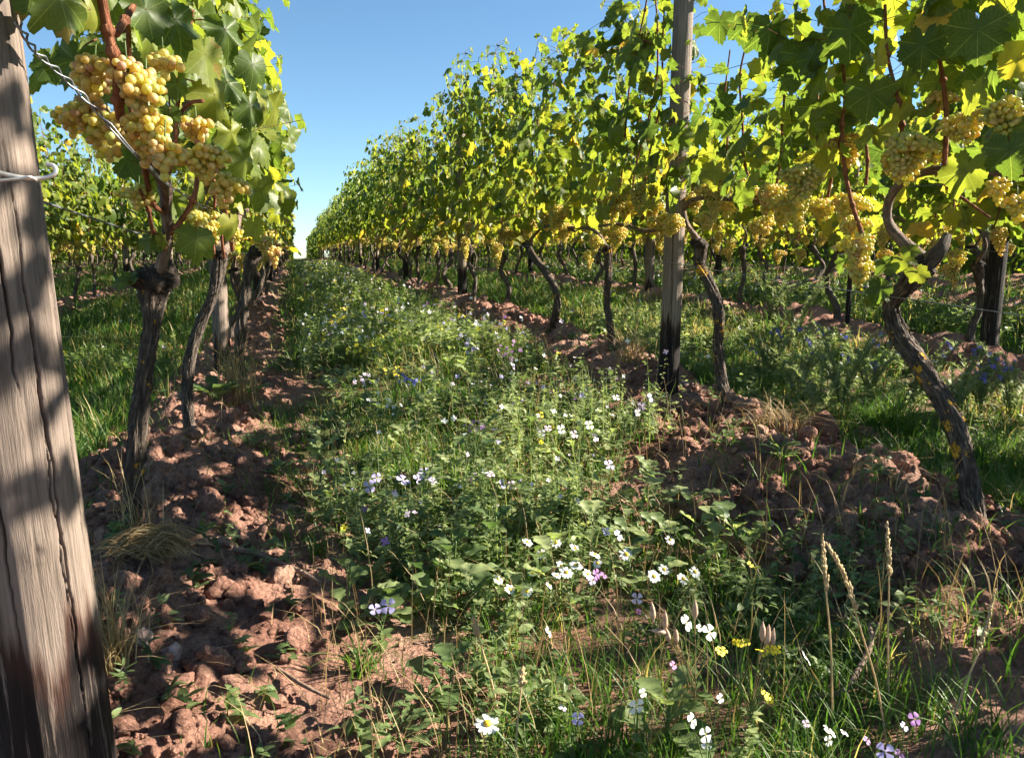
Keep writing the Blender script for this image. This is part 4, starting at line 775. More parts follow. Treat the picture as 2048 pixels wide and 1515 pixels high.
# ------------------------------------------------------------ grass
def blades(b, P, h, lean, w, rng, tint, seg=3, bend=.5):
    n = len(P); a = rng.random(n) * 2 * pi; d = np.stack([np.cos(a), np.sin(a), 0 * a], -1); sd = np.stack([-np.sin(a + rng.normal(0, .8, n)), np.cos(a), 0 * a], -1); sd = norm(sd)
    up = np.array([0, 0, 1.]); rows = []
    for k in range(seg + 1):
        t = k / seg; c = P + up * (h * (t - bend * lean * t * t))[:, None] + d * (h * lean * t ** 1.8)[:, None]; ww = w * (1 - t) ** .6 if k < seg else w * 0
        rows.append((c - sd * ww[:, None] / 2, c + sd * ww[:, None] / 2))
    V = []; 
    for k in range(seg): V += [rows[k][0], rows[k][1]]
    V.append(rows[seg][0]); V = np.stack(V, 1); nv = V.shape[1]; off = (np.arange(n) * nv)[:, None]
    fs = [off + np.array([2 * k, 2 * k + 1, 2 * k + 3, 2 * k + 2]) for k in range(seg - 1)]; f3 = off + np.array([2 * seg - 2, 2 * seg - 1, 2 * seg])
    b.add(V.reshape(-1, 3), [np.concatenate(fs), f3] if fs else [f3], np.repeat(tint, nv))
def grass_region(b, n, x0, x1, y0, y1, h0, h1, w, rng, power=1.0, dens=1.0, dry=.06, seg=3):
    # clumped: choose tuft centres then blades round them
    nt = max(1, n // 14); cx = x0 + (x1 - x0) * rng.random(nt); cyy = y0 + (y1 - y0) * rng.random(nt) ** power
    k = fbm(cx * 1.7, cyy * 1.7, 77) + .25 * vn(cx * 7, cyy * 7, 5) > (.66 - .3 * dens); cx, cyy = cx[k], cyy[k]; 
    if len(cx) == 0: return
    th = (.55 + .9 * fbm(cx * 2.3, cyy * 2.3, 99)); i = rng.integers(0, len(cx), n); sp = .035 + .01 * cyy[i]
    x = cx[i] + rng.normal(0, 1, n) * sp; n0 = n; y = np.maximum(cyy[i] + rng.normal(0, 1, n) * sp, y0 - .1); kk = (veg(x, y) > .24) | (rng.random(n) < .12); x, y, i = x[kk], y[kk], i[kk]; n = len(x); z = ground_z(x, y, False) - .01
    h = (h0 + (h1 - h0) * rng.random(n)) * th[i]; tint = np.clip(rng.normal(.45, .12, n) + .9 * (fbm(x * 1.6, y * 1.6, 201) - .47), 0, .82); tint = np.where(rng.random(n) < dry, rng.uniform(.85, 1, n), tint)
    dd = .5 * (fbm(x * 2.2, y * 2.2, 203) > .55); tint = np.where(rng.random(n) < dry * 2 * dd * 2, rng.uniform(.85, 1, n), tint); ww = w * (1 + y * .10) * rng.uniform(.6, 1.3, n)
    blades(b, np.stack([x, y, z], -1), h, rng.uniform(.15, .95, n), ww, rng, tint, seg)
b = MB(); g = RNG
grass_region(b, 21000, -2.2, -.62, 1.3, 8, .06, .19, .0042, g, 1.5, .8, .14)
grass_region(b, 9000, -1.6, -.62, 1.4, 4, .05, .12, .004, g, 1.0)
grass_region(b, 17000, 2.1, 3.9, 1.6, 9, .05, .17, .0042, g, 1.4, .6, .22)
grass_region(b, 9000, 2.0, 2.6, 1.4, 4.5, .06, .14, .004, g, 1.2)
grass_region(b, 15000, .25, 1.5, 1.0, 6, .05, .15, .0036, g, 1.6, .55)
grass_region(b, 4500, -.35, .5, .9, 4, .03, .10, .0030, g, 1.3, .30)
grass_region(b, 6000, .9, 1.75, .9, 3.0, .05, .13, .0036, g, 1.2, .6)
grass_region(b, 3000, -.75, -.1, .7, 5, .03, .11, .0030, g, 1.3, .2)
grass_region(b, 2200, 1.4, 2.2, 1.3, 5, .03, .09, .0030, g, 1.3, .25)
grass_region(b, 12000, .0, 1.4, 5, 16, .06, .20, .0045, g, 1.3, .9, .15)
link('grass', b.mesh('grass', M_GRASS), kind='stuff', label='green grass growing between the vine rows')
b = MB()
for X0, X1, y1, n in [(-2.3, -.7, 34, 12000), (-4.6, -2.9, 34, 14000), (-8, -5, 34, 8000), (.1, 1.3, 40, 8000), (2.1, 3.7, 34, 12000), (4.3, 5.9, 34, 16000), (6.5, 8.2, 34, 12000), (8.6, 12, 34, 10000)]:
    grass_region(b, n, X0, X1, 3.2 if abs(X0) > 4 else 8, y1, .10, .26, .006, g, 1.6, 1.0, .14, 2)
link('far_grass', b.mesh('far_grass', M_GRASS), kind='stuff', label='grass in the farther alleys between the vine rows')

# ------------------------------------------------------------ herbs and small flowers of the alley
def leaflet(w, bend, lob=0):
    t = np.array([0, .2, .5, .8, 1.]); ww = np.array([.1, .7, 1, .6, 0]) * w; V = []
    for a, c in zip(t, ww): V += [[-c / 2, a, .12 * c - bend * a * a], [0, a, -bend * a * a], [c / 2, a, .12 * c - bend * a * a]]
    V = np.array(V); F = []
    for k in range(4): F += [[3 * k, 3 * k + 1, 3 * k + 4, 3 * k + 3], [3 * k + 1, 3 * k + 2, 3 * k + 5, 3 * k + 4]]
    return V, [np.array(F)], V[:, :2]
LFT = [leaflet(.35, .2), leaflet(.5, .35), leaflet(.22, .1), leaflet(.6, .5)]
LFT2 = [(np.array([[0, 0, 0], [-.22, .5, .05], [0, 1, -.2], [.22, .5, .05]]), [np.array([[0, 3, 2, 1]])], np.zeros((4, 2))), (np.array([[0, 0, 0], [-.32, .45, .1], [0, 1, -.1], [.32, .45, .1]]), [np.array([[0, 3, 2, 1]])], np.zeros((4, 2)))]
def herb_field(b, nplants, per, x0, x1, y0, y1, hgt, ls, rng, tpl, power=1.5, dens=.6, stems=True, tint=.5):
    cx = x0 + (x1 - x0) * rng.random(nplants); cyy = y0 + (y1 - y0) * rng.random(nplants) ** power
    k = fbm(cx * 1.4 + 5, cyy * 1.4, 177) > (.62 - .3 * dens); cx, cyy = cx[k], cyy[k]; n = len(cx)
    H = hgt * rng.uniform(.4, 1.25, n); L = rng.normal(0, .18, (n, 2)); gz = ground_z(cx, cyy, False); tt = np.clip(rng.normal(tint, .18, n), 0, 1)
    i = np.repeat(np.arange(n), per); m = len(i); t = rng.random(m) ** .8; h = H[i] * t; x = cx[i] + L[i, 0] * h; y = cyy[i] + L[i, 1] * h
    P = np.stack([x, y, gz[i] + h], -1); a = rng.random(m) * 2 * pi; tip = np.stack([np.cos(a), np.sin(a), rng.uniform(-.3, .7, m)], -1); nn = np.stack([-.4 * np.cos(a), -.4 * np.sin(a), 0 * a + 1], -1) + rng.normal(0, .3, (m, 3))
    S = ls * rng.uniform(.5, 1.3, m) * (1.25 - .8 * t) * (1 + .05 * y)
    scatter(b, tpl, rng.integers(0, len(tpl), m), P, frames(nn, tip), S, np.clip(tt[i] + rng.normal(0, .08, m), 0, 1))
    if stems: blades(b, np.stack([cx, cyy, gz], -1), H * 1.1, np.abs(L[:, 0]), np.full(n, .003) * (1 + .08 * cyy), rng, np.full(n, .6), 3)
    return np.stack([cx + L[:, 0] * H, cyy + L[:, 1] * H, gz + H * 1.06], -1)
b = MB()
T1 = herb_field(b, 1500, 26, .08, 1.45, 1.9, 7, .19, .031, g, LFT, 1.3, .26)
T2 = herb_field(b, 500, 16, .3, 1.3, 1.0, 2.4, .12, .032, g, LFT, 1.0, .7)
T3 = herb_field(b, 260, 14, -.7, .1, .9, 5, .06, .035, g, LFT, 1.0, .2, False, .35)
T11 = herb_field(b, 420, 30, .0, 1.35, 2.1, 6.5, .30, .026, g, LFT, 1.2, .5, True, .9)
T9 = herb_field(b, 800, 18, 2.1, 3.6, 1.8, 7, .15, .034, g, LFT, 1.2, .6, True, .8)
T10 = herb_field(b, 300, 18, -2.2, -.8, 1.8, 6, .09, .034, g, LFT, 1.2, .4, True, .6)
T4 = herb_field(b, 150, 16, 1.3, 2.2, 1.2, 5, .08, .035, g, LFT, 1.2, .4, False, .35)
link('alley_herbs', b.mesh('alley_herbs', M_HERB), kind='stuff', label='low leafy herbs covering the flowery alley')
b = MB()
T5 = herb_field(b, 2400, 22, .05, 1.32, 5, 30, .21, .040, g, LFT2, 1.5, .55, True, .7)
T6 = herb_field(b, 1500, 20, 4.4, 5.8, 3.5, 16, .22, .045, g, LFT2, 1.4, .7, True, .5)
T7 = herb_field(b, 900, 20, 2.2, 3.6, 4, 20, .13, .040, g, LFT2, 1.4, .5, True, .5)
T8 = herb_field(b, 700, 18, -2.3, -.7, 5, 20, .12, .04, g, LFT2, 1.4, .4, True, .5)
link('far_herbs', b.mesh('far_herbs', M_HERB), kind='stuff', label='leafy herbs of the farther alleys')
# four-petalled small flowers, scattered where nobody could count them
def quad_flower(np_, w, cupz):
    V = [[0, 0, 0]]; F = []
    for k in range(np_):
        a = 2 * pi * k / np_; d = np.array([cos(a), sin(a), 0]); s = np.array([-sin(a), cos(a), 0]); n = len(V)
        V += [d * .35 - s * w * .35 + [0, 0, cupz * .3], d * .95 - s * w * .45 + [0, 0, cupz], d * 1.08 + [0, 0, cupz * .8], d * .95 + s * w * .45 + [0, 0, cupz], d * .35 + s * w * .35 + [0, 0, cupz * .3]]
        F += [[0, n, n + 4], [n, n + 1, n + 4], [n + 1, n + 3, n + 4], [n + 1, n + 2, n + 3]]
    return np.array(V), [np.array(F)], np.zeros((len(V), 2))
QF = [quad_flower(4, .8, .15), quad_flower(4, .9, .4)]
FM = [M_WHITE, M_LILAC, M_PURPLE, M_YELLOW, M_BLUE, M_PINK]
def flower_dots(b, pts, s, rng, probs):
    n = len(pts); c = rng.choice(6, n, p=probs); a = rng.normal(0, .6, (n, 3)) + [-.1, -.5, .8]; a = a + rng.normal(0, .5, (n, 3)); R3 = frames(a, rng.normal(0, 1, (n, 3)))
    for k in range(6):
        i = np.where(c == k)[0]
        if len(i): scatter(b, QF, rng.integers(0, 2, len(i)), pts[i], R3[i], s * rng.uniform(.45, 1.25, len(i)) * (1 + .03 * pts[i, 1]), np.full(len(i), .5), mi=k)
b = MB(); pick = lambda T, f: T[RNG.random(len(T)) < f]
q = pick(T11, .6); flower_dots(b, q, .0085, g, [.45, .2, .05, .15, .0, .15]); q = pick(T1, .22); flower_dots(b, q, .0082, g, [.36, .30, .08, .05, .01, .20])
q = pick(T5, .30); flower_dots(b, q, .013, g, [.52, .08, .04, .16, .0, .20])
q = np.repeat(pick(T5, .10), 4, 0) + RNG.normal(0, .025, (4 * 0 + 1, 3)); q = q + RNG.normal(0, .025, q.shape); flower_dots(b, q, .011, g, [.35, .0, .1, .45, 0, .1])
q = pick(T6, .25); flower_dots(b, q, .013, g, [.30, .10, .10, .2, .1, .2]); q = pick(T7, .15); flower_dots(b, q, .011, g, [.3, .1, .0, .3, .2, .1]); q = pick(T8, .12); flower_dots(b, q, .011, g, [.7, .0, .0, .1, .0, .2])
link('small_wildflowers', b.mesh('small_wildflowers', FM), kind='stuff', label='countless tiny white, lilac and yellow flowers in the alley')

# dry stems and dead leaves between the green
b = MB(); n = 1100; x, y = ridge_pts(n, RNG, rows=('L1', 'R1'), y0=1, y1=9, w=.28); P = np.stack([x, y, ground_z(x, y)], -1)
blades(b, P, RNG.uniform(.05, .22, n), RNG.uniform(.5, 1.6, n), np.full(n, .0022), RNG, RNG.random(n), 4, .62)
n = 1500; x = RNG.uniform(0, 1.5, n); y = 1.2 + 5 * RNG.random(n) ** 1.4; blades(b, np.stack([x, y, ground_z(x, y)], -1), RNG.uniform(.1, .3, n), RNG.uniform(.1, .8, n), np.full(n, .0022), RNG, RNG.uniform(0, .6, n), 4)
link('dry_stems', b.mesh('dry_stems', M_STRAW), kind='stuff', label='thin dry stems lying and standing on the soil')

# ------------------------------------------------------------ single plants one can point at
def tuft(name, label, cat, P, n, h, w, spread, lean, mt, seed, seg=5, bend=.55, tint=(0, 1), dirb=None):
    r = np.random.default_rng(seed); b = MB(); p = np.stack([r.normal(0, spread, n), r.normal(0, spread, n), np.full(n, -.01)], -1)
    blades(b, p, h * r.uniform(.5, 1.1, n), r.uniform(lean[0], lean[1], n), np.full(n, w) * r.uniform(.7, 1.2, n), r, r.uniform(tint[0], tint[1], n), seg, bend)
    return link(name, b.mesh(name, mt), None, P, label=label, cat=cat)
og = on_ground
tuft('dry_grass_tuft', 'tall pale dry grass tuft against the right side of the thick left post', 'dry grass', og(235, 1340), 150, .27, .0028, .022, (.1, .9), M_STRAW, 1)
tuft('dry_grass_tuft', 'dry blond grass tuft around the short round post', 'dry grass', og(470, 800), 130, .42, .0042, .05, (.1, .9), M_STRAW, 2)
tuft('dry_grass_tuft', 'fine dry grass tuft at the foot of the lichen-orange upright trunk', 'dry grass', og(1262, 728), 130, .30, .0045, .04, (.1, .9), M_STRAW, 3)
tuft('dry_grass_tuft', 'straw tuft spilling over the ridge behind the large clods', 'dry grass', og(1560, 850), 110, .20, .0034, .05, (.6, 1.5), M_STRAW, 4)
tuft('dry_grass_tuft', 'sparse dry tuft in front of the first left trunk', 'dry grass', og(290, 1075), 40, .25, .0028, .03, (.1, .8), M_STRAW, 5)
tuft('dry_grass_tuft', 'dry tuft on the shaded flank left of the nearest right trunk', 'dry grass', og(1740, 960), 60, .16, .0028, .04, (.5, 1.5), M_STRAW, 6)
tuft('grass_tuft', 'big dark green grass tuft behind the right ridge', 'grass', og(1770, 870), 420, .34, .0042, .06, (.3, 1.2), M_GRASS, 7, tint=(.2, .75))
tuft('grass_tuft', 'dense bright green tuft at the right edge behind the nearest trunk', 'grass', og(2010, 930), 300, .24, .0040, .07, (.3, 1.0), M_GRASS, 8, tint=(.4, .8))
tuft('grass_tuft', 'single broad-bladed green tuft standing in the sunlit soil', 'grass', og(725, 1345), 46, .15, .0052, .012, (.3, 1.1), M_GRASS, 9, tint=(.4, .75))
tuft('grass_tuft', 'small upright green tuft on the bare sunlit soil', 'grass', og(640, 1110), 40, .11, .0036, .012, (.2, .7), M_GRASS, 10, tint=(.3, .6))
tuft('grass_tuft', 'green tuft in the bottom right corner in the shade', 'grass', og(1960, 1500), 110, .17, .0040, .05, (.2, .9), M_GRASS, 12, tint=(.2, .6))
# heap of flattened straw on the left ridge
r = np.random.default_rng(5); P = og(300, 1120); b = MB()
for k in range(210):
    a = r.normal(.1, .9); c = np.array([r.normal(0, .028), r.normal(0, .022), .02 + .04 * r.random()]); d = np.array([cos(a), sin(a) * .7, 0]) * r.uniform(.03, .085); s = np.array([0, 0, r.uniform(.0, .03)])
    V, f, uv = tube_geo([c - d, c + s, c + d - [0, 0, .02]], .0009, sides=3, n=6, cap=False); b.add(V, f, r.random(), uv)
link('straw_heap', b.mesh('straw_heap', M_STRAW), None, P, label='heap of flattened pale straw on the ridge below the first left trunk', cat='straw')

def stick(pts, r, label, mt=M_TWIG, name='stick', fork=None):
    pts = np.array(pts); rt = thing(name, pts[0], label, name); part('stick_shaft', tube_mesh('stick_shaft', pts - pts[0], r, mt, n=40, sides=12, bark=.35, seed=3), rt)
    if fork is not None: part('side_twig', tube_mesh('side_twig', np.array(fork) - pts[0], [r[0] * .5, r[0] * .3], mt, n=14, sides=8, bark=.2), rt)
up = lambda p, h: p + np.array([0, 0, h])
stick([up(og(466, 1112), .02), up(og(530, 1130), .022), up(og(600, 1158), .02), up(og(640, 1172), .01)], [.007, .006, .006, .004], 'straight brown stick lying across the sunlit soil')
stick([up(og(1735, 1300), .06), up(og(1738, 1335), .05), up(og(1715, 1370), .035), up(og(1685, 1400), .02), up(og(1610, 1410), .015)], [.005, .006, .006, .006, .004], 'crooked dead twig lying in the shade at lower right', fork=[up(og(1738, 1335), .05), up(og(1752, 1318), .08)])
stick([up(og(555, 1350), .015), up(og(610, 1385), .015), up(og(660, 1405), .01)], [.004, .004, .003], 'thin dark twig half buried in the foreground soil')

# flowers -------------------------------------------------------------
def stem_of(rt, pts, r=.0011, mt=None, name='stem'):
    return part(name, tube_mesh(name, pts, r, mt or M_STEM, n=24, sides=6), rt)
def strip_leaf_mesh(name, spec, mt, tpl=None):
    """spec: list of (pos, tip, normal, size, tint)"""
    b = MB(); P = np.array([s[0] for s in spec]); T = np.array([s[1] for s in spec], float); N = np.array([s[2] for s in spec], float)
    scatter(b, tpl or LFT, np.arange(len(spec)) % len(tpl or LFT), P, frames(N, T), np.array([s[3] for s in spec]), np.array([s[4] for s in spec])); return b.mesh(name, mt)
def daisy_head(seed):
    r = np.random.default_rng(seed); b = MB(); n = 15
    for k in range(n):
        if r.random() < .08: continue
        a = 2 * pi * k / n + r.normal(0, .08); droop = r.uniform(-.1, .35); L = r.uniform(.85, 1.05); w = .16
        pr = []
        for t, ww in ((.28, .5), (.5, .85), (.75, 1), (.93, .75), (1.0, .35)):
            c = np.array([cos(a) * t * L, sin(a) * t * L, .06 - droop * (t - .25) ** 2]); s = np.array([-sin(a), cos(a), 0]) * w * ww; pr += [c - s, c + [0, 0, -.02], c + s]
        F = []
        for q in range(4): F += [[3 * q, 3 * q + 1, 3 * q + 4, 3 * q + 3], [3 * q + 1, 3 * q + 2, 3 * q + 5, 3 * q + 4]]
        b.add(np.array(pr), [np.array(F)], .5)
    V, F = ICO[3]; V = V * [.31, .31, .22] * (1 + .06 * (vn(V[:, 0] * 14, V[:, 1] * 14, seed) - .5))[:, None] + [0, 0, .06]; d = MB(); d.add(V, [F], .5)
    return b.mesh('petals', M_WHITE), d.mesh('disc', M_DISC)
DH = [daisy_head(s) for s in range(4)]
def orient(n, spin=0): return Vector(n).to_track_quat('Z', 'Y').to_euler()
def daisy(x, y, rpx, D, label, seed, tilt=(0, 0)):
    """D = distance row (world Y) where the flower stands"""
    r = np.random.default_rng(seed); P = at_y(x, y, D); gx = P[0] + r.normal(0, .02); gy = D + r.normal(0, .02); base = np.array([gx, gy, float(ground_z(gx, gy))]); rt = thing('daisy', base, label, 'daisy', 'daisies of the alley')
    h = P - base; m = h * .55 + np.array([r.normal(0, .02), r.normal(0, .015), 0]); stem_of(rt, [[0, 0, -.01], m, h - [0, 0, .002]], .0010)
    s = .86 * rpx * ((P - EYE) @ _F) / FPX; pm, dm = DH[seed % 4]; n = norm(np.array([.15 + tilt[0], -.55 + tilt[1], 1.0]) + r.normal(0, .28, 3))
    for nm, me in (('petals', pm), ('disc', dm)): o = part(nm, me, rt, h, orient(n)); o.scale = (s, s, s)
    sp = []
    for k in range(9):
        t = r.uniform(.1, .8); a = r.random() * 6.28; sp.append((h * t, [cos(a), sin(a), .6], [-cos(a) * .5, 0, 1], r.uniform(.012, .03), r.random()))
    part('stem_leaves', strip_leaf_mesh('stem_leaves', sp, M_HERB, [LFT[2]]), rt)
def gd(x, y, hh):  # world Y of ground whose plant of height hh shows its top at (x, y)
    return _march(x, y, hh)[1]
DL = [(975, 1447, 32, 'largest white daisy, alone near the bottom edge'), (1055, 1084, 14, 'leftmost daisy at the top of the daisy patch'), (1088, 1088, 17, 'wide open daisy at the top of the patch, among three touching ones'), (1112, 1084, 14, 'daisy leaning right beside the three touching ones'), (1083, 1107, 15, 'daisy just under the three touching ones'),
      (1150, 1096, 14, 'narrow daisy with a yellow bud beside it'), (1190, 1109, 15, 'ragged daisy above the purple flower cluster'), (1253, 1108, 18, 'roundest daisy standing alone right of the patch'), (1195, 1126, 12, 'small side-on daisy right above the purple cluster'), (1123, 1131, 14, 'daisy seen edge-on in the middle of the patch'), (1152, 1130, 17, 'upper of two large daisies in the middle of the patch'),
      (1133, 1144, 17, 'lower of two large daisies in the middle of the patch'), (1175, 1147, 14, 'daisy touching the purple flower cluster from the left'), (1113, 1150, 12, 'withering daisy with few petals in the middle of the patch'), (1065, 1146, 12, 'daisy with drooping petals left in the patch'), (996, 1158, 14, 'daisy at the left end of the lower row, by violet petals'), (1020, 1178, 15, 'daisy with a domed disc and violet neighbour'),
      (1054, 1182, 15, 'daisy with reflexed petals at the bottom of the patch'), (1098, 1170, 11, 'tiny daisy low in the patch'), (1340, 1079, 13, 'daisy on a tall stalk with petals folded down, right of the patch'), (1328, 1138, 15, 'upper daisy of the right-hand pair'), (1308, 1152, 17, 'lower daisy of the right-hand pair'), (1366, 1157, 16, 'daisy tilted left, right of the pair'), (1390, 1143, 15, 'rightmost daisy, showing its underside')]
for k, (x, y, rp, lab) in enumerate(DL): daisy(x, y, rp, gd(x, y, .10 if rp < 30 else .08), lab, k, (0, -.3) if k in (9, 16) else (0, 0))

def radish_flower(r_, mt_i, seed):
    b = MB(); V, F, uv = quad_flower(4, .85, .2); V = V.copy()
    # finer petals: obovate, slightly cupped
    b2 = MB(); r = np.random.default_rng(seed)
    for k in range(4):
        a = pi / 2 * k + r.normal(0, .1) + pi / 4; pr = []
        for t, ww in ((.05, .06), (.3, .12), (.55, .34), (.8, .46), (.95, .34), (1.02, .1)):
            c = np.array([cos(a) * t, sin(a) * t, .25 * min(t, .5) - .25 * (t - .5) ** 2]); s = np.array([-sin(a), cos(a), 0]) * ww; pr += [c - s + [0, 0, .05 * ww], c, c + s + [0, 0, .05 * ww]]
        F = []
        for q in range(5): F += [[3 * q, 3 * q + 1, 3 * q + 4, 3 * q + 3], [3 * q + 1, 3 * q + 2, 3 * q + 5, 3 * q + 4]]
        b2.add(np.array(pr), [np.array(F)], .5)
    V, f, uv = tube_geo([[0, 0, -.7], [0, 0, -.3], [0, 0, .05]], [.05, .09, .05], sides=6); b2.add(V, f, .7, uv, 1)
    for k in range(4): V, f, uv = tube_geo([[0, 0, 0], [.05 * cos(k * 1.57), .05 * sin(k * 1.57), .18]], [.03, .045], sides=5); b2.add(V, f, .5, uv, 2)
    return b2.mesh('flower', [mt_i, M_STEM, M_YELLOW])
FL = {c: [radish_flower(1, m, s) for s in range(2)] for c, m in (('white', M_WHITE), ('lilac', M_LILAC), ('purple', M_PURPLE), ('pink', M_PINK), ('yellow', M_YELLOW), ('blue', M_BLUE))}
def wildflower(name, base, heads, label, cat, seed, leaves=10, lsize=.04, ltint=.5, group=None, pods=()):
    """base: ground point; heads: list of (world point, colour, radius)"""
    r = np.random.default_rng(seed); rt = thing(name, base, label, cat, group)
    top = np.mean([h[0] for h in heads], 0) - base; fork = top * .6
    stem_of(rt, [[0, 0, -.01], fork * .5 + [r.normal(0, .008), r.normal(0, .008), 0], fork], .0016)
    for (p, c, s) in heads:
        h = p - base; f0 = fork * r.uniform(.7, 1.0); m = (f0 + h) / 2 + np.array([r.normal(0, .006), 0, -.006]); stem_of(rt, [f0, m, h], .0009, name='flower_stalk')
        n = norm(np.array([.2, -.75, .7]) + r.normal(0, .35, 3)); o = part('flower', FL[c][int(r.integers(2))], rt, h, orient(n)); o.scale = (s, s, s)
    for (p, d, l) in pods:
        p = p - base; d = norm(d); b = MB(); V, f, uv = tube_geo([p - d * l * .6, p - d * l * .5, p - d * l * .2, p + d * l * .15, p + d * l * .5], [.0006, .001, l * .16, l * .13, .0005], sides=10, n=18); b.add(V, f, .5, uv); part('seed_pod', b.mesh('seed_pod', M_POD), rt)
        stem_of(rt, [fork * r.uniform(.6, .95), (fork + p - d * l * .55) / 2, p - d * l * .55], .0009, M_STRAW, 'pod_stalk')
    sp = []
    for k in range(leaves):
        t = r.random() ** 1.4 * .9; a = r.random() * 6.28; sp.append((fork * t, [cos(a), sin(a), .3], [-cos(a) * .4, -sin(a) * .4, 1], lsize * r.uniform(.5, 1.2) * (1.1 - .5 * t), np.clip(r.normal(ltint, .15), 0, 1)))
    part('stem_leaves', strip_leaf_mesh('stem_leaves', sp, M_HERB), rt); return rt
def wf(x, y, hh, heads, **k):
    """plant whose top shows at (x, y) and stands hh tall"""
    D = gd(x, y, hh); c = at_y(x, y, D); base = np.array([c[0], D, float(ground_z(c[0], D))]); hd = []
    for i, (hx, hy, col, rp) in enumerate(heads): p = at_y(hx, hy, D + .015 * ((i * 7) % 5 - 2)); hd.append((p, col, rp * ((p - EYE) @ _F) / FPX))
    return D, base, hd
def W_(name, x, y, hh, heads, label, cat, seed, group=None, pods=(), **k):
    D, base, hd = wf(x, y, hh, heads); if_p = [(at_y(px, py, D), np.array([dx, 0, dz]), l) for (px, py, dx, dz, l) in pods]
    return wildflower(name, base, hd, label, cat, seed, group=group, pods=if_p, **k)
GW = 'white and lilac radish flowers'
W_('radish_plant', 1395, 1250, .24, [(1372, 1245, 'white', 17), (1418, 1264, 'white', 17), (1398, 1255, 'white', 8)], 'pale plant with two white four-petalled flowers and beige seed pods', 'wildflower', 1, GW, [(1305, 1222, -.1, 1, .035), (1330, 1240, 0, 1, .036), (1390, 1218, 0, 1, .036), (1352, 1270, -.1, 1, .032), (1335, 1268, -.3, 1, .032), (1318, 1262, -1, .3, .034)], leaves=16, lsize=.05)
W_('radish_plant', 1575, 1345, .22, [(1610, 1314, 'white', 17)], 'single white four-petalled flower on a long side stalk beside the mustard', 'wildflower', 2, GW, leaves=4)
W_('radish_plant', 1272, 1412, .14, [(1272, 1411, 'white', 17), (1285, 1385, 'white', 9)], 'white four-petalled flower low beside the reddish stone', 'wildflower', 3, GW, leaves=14)
W_('radish_plant', 1150, 1435, .10, [(1156, 1436, 'lilac', 13), (1125, 1416, 'pink', 9)], 'pale lilac flower near the bottom edge with round leaves', 'wildflower', 4, GW, leaves=14, lsize=.05)
W_('radish_plant', 1420, 1450, .16, [(1383, 1440, 'white', 15), (1410, 1468, 'white', 16), (1413, 1485, 'white', 12), (1440, 1396, 'white', 10)], 'leafy plant with a bunch of white flowers at the bottom edge', 'wildflower', 5, GW, leaves=34, lsize=.06, ltint=.6)
W_('radish_plant', 1650, 1465, .13, [(1658, 1462, 'white', 15), (1656, 1480, 'white', 11), (1688, 1465, 'white', 9), (1612, 1446, 'pink', 8)], 'white flower cluster on an arching stalk at lower right', 'wildflower', 6, GW, leaves=5)
W_('radish_plant', 1820, 1450, .12, [(1828, 1437, 'purple', 14), (1808, 1452, 'lilac', 10)], 'violet flower pair right of the dry stalks', 'wildflower', 7, leaves=5)
W_('radish_plant', 1765, 1495, .10, [(1770, 1502, 'lilac', 18), (1733, 1480, 'purple', 9), (1798, 1508, 'purple', 12)], 'purple flowers cut by the bottom edge', 'wildflower', 8, leaves=8)
W_('radish_plant', 1345, 1332, .14, [(1346, 1330, 'purple', 9)], 'dark purple bud on a thin reddish stalk', 'wildflower', 9, leaves=4)
W_('radish_plant', 765, 1215, .10, [(750, 1218, 'lilac', 13), (776, 1211, 'lilac', 16)], 'pale violet flower pair over the sunlit soil, alone at left', 'wildflower', 10, leaves=12)
W_('radish_plant', 845, 952, .16, [(850, 948, 'lilac', 15), (836, 958, 'lilac', 12), (866, 962, 'lilac', 10)], 'lilac flower bunch in the middle of the alley', 'wildflower', 11, leaves=18)
W_('radish_plant', 745, 960, .16, [(738, 972, 'lilac', 14), (752, 955, 'lilac', 11)], 'drooping lilac flowers left of the lilac bunch', 'wildflower', 12, leaves=14)
W_('radish_plant', 806, 960, .15, [(806, 960, 'lilac', 15)], 'single open lilac flower between the two lilac bunches', 'wildflower', 13, leaves=12)
W_('radish_plant', 980, 950, .16, [(980, 948, 'pink', 10), (1005, 967, 'lilac', 11), (1024, 970, 'pink', 10)], 'row of small pale pink flowers right of the lilac bunches', 'wildflower', 14, leaves=14)
W_('radish_plant', 1190, 1155, .10, [(1192, 1148, 'purple', 12), (1183, 1160, 'lilac', 10), (1206, 1150, 'purple', 9)], 'violet flower cluster inside the daisy patch', 'wildflower', 15, leaves=8)
W_('radish_plant', 1232, 1075, .14, [(1236, 1070, 'lilac', 12), (1212, 1062, 'lilac', 9)], 'small violet flowers above the lone round daisy', 'wildflower', 16, leaves=8)
W_('radish_plant', 1275, 1195, .12, [(1274, 1196, 'pink', 12), (1278, 1222, 'purple', 6)], 'pale violet flower below the lone round daisy', 'wildflower', 17, leaves=10)
W_('radish_plant', 1096, 1262, .08, [(1096, 1263, 'pink', 12)], 'small whitish flower over the shaded herbs, low in the middle', 'wildflower', 18, leaves=10)
W_('radish_plant', 1232, 862, .18, [(1218, 930, 'lilac', 12), (1232, 795, 'white', 8), (1275, 825, 'white', 8), (1300, 795, 'lilac', 10), (1283, 812, 'pink', 9)], 'tall thin plant with scattered pale flowers before the right ridge', 'wildflower', 19, leaves=22)
W_('radish_plant', 1130, 850, .22, [(1122, 858, 'white', 10), (1148, 868, 'pink', 9), (1096, 856, 'pink', 8), (1190, 875, 'pink', 9), (1083, 866, 'white', 8), (1178, 850, 'white', 10)], 'group of white flowers on wiry stalks beside dry brown stems', 'wildflower', 20, leaves=24)
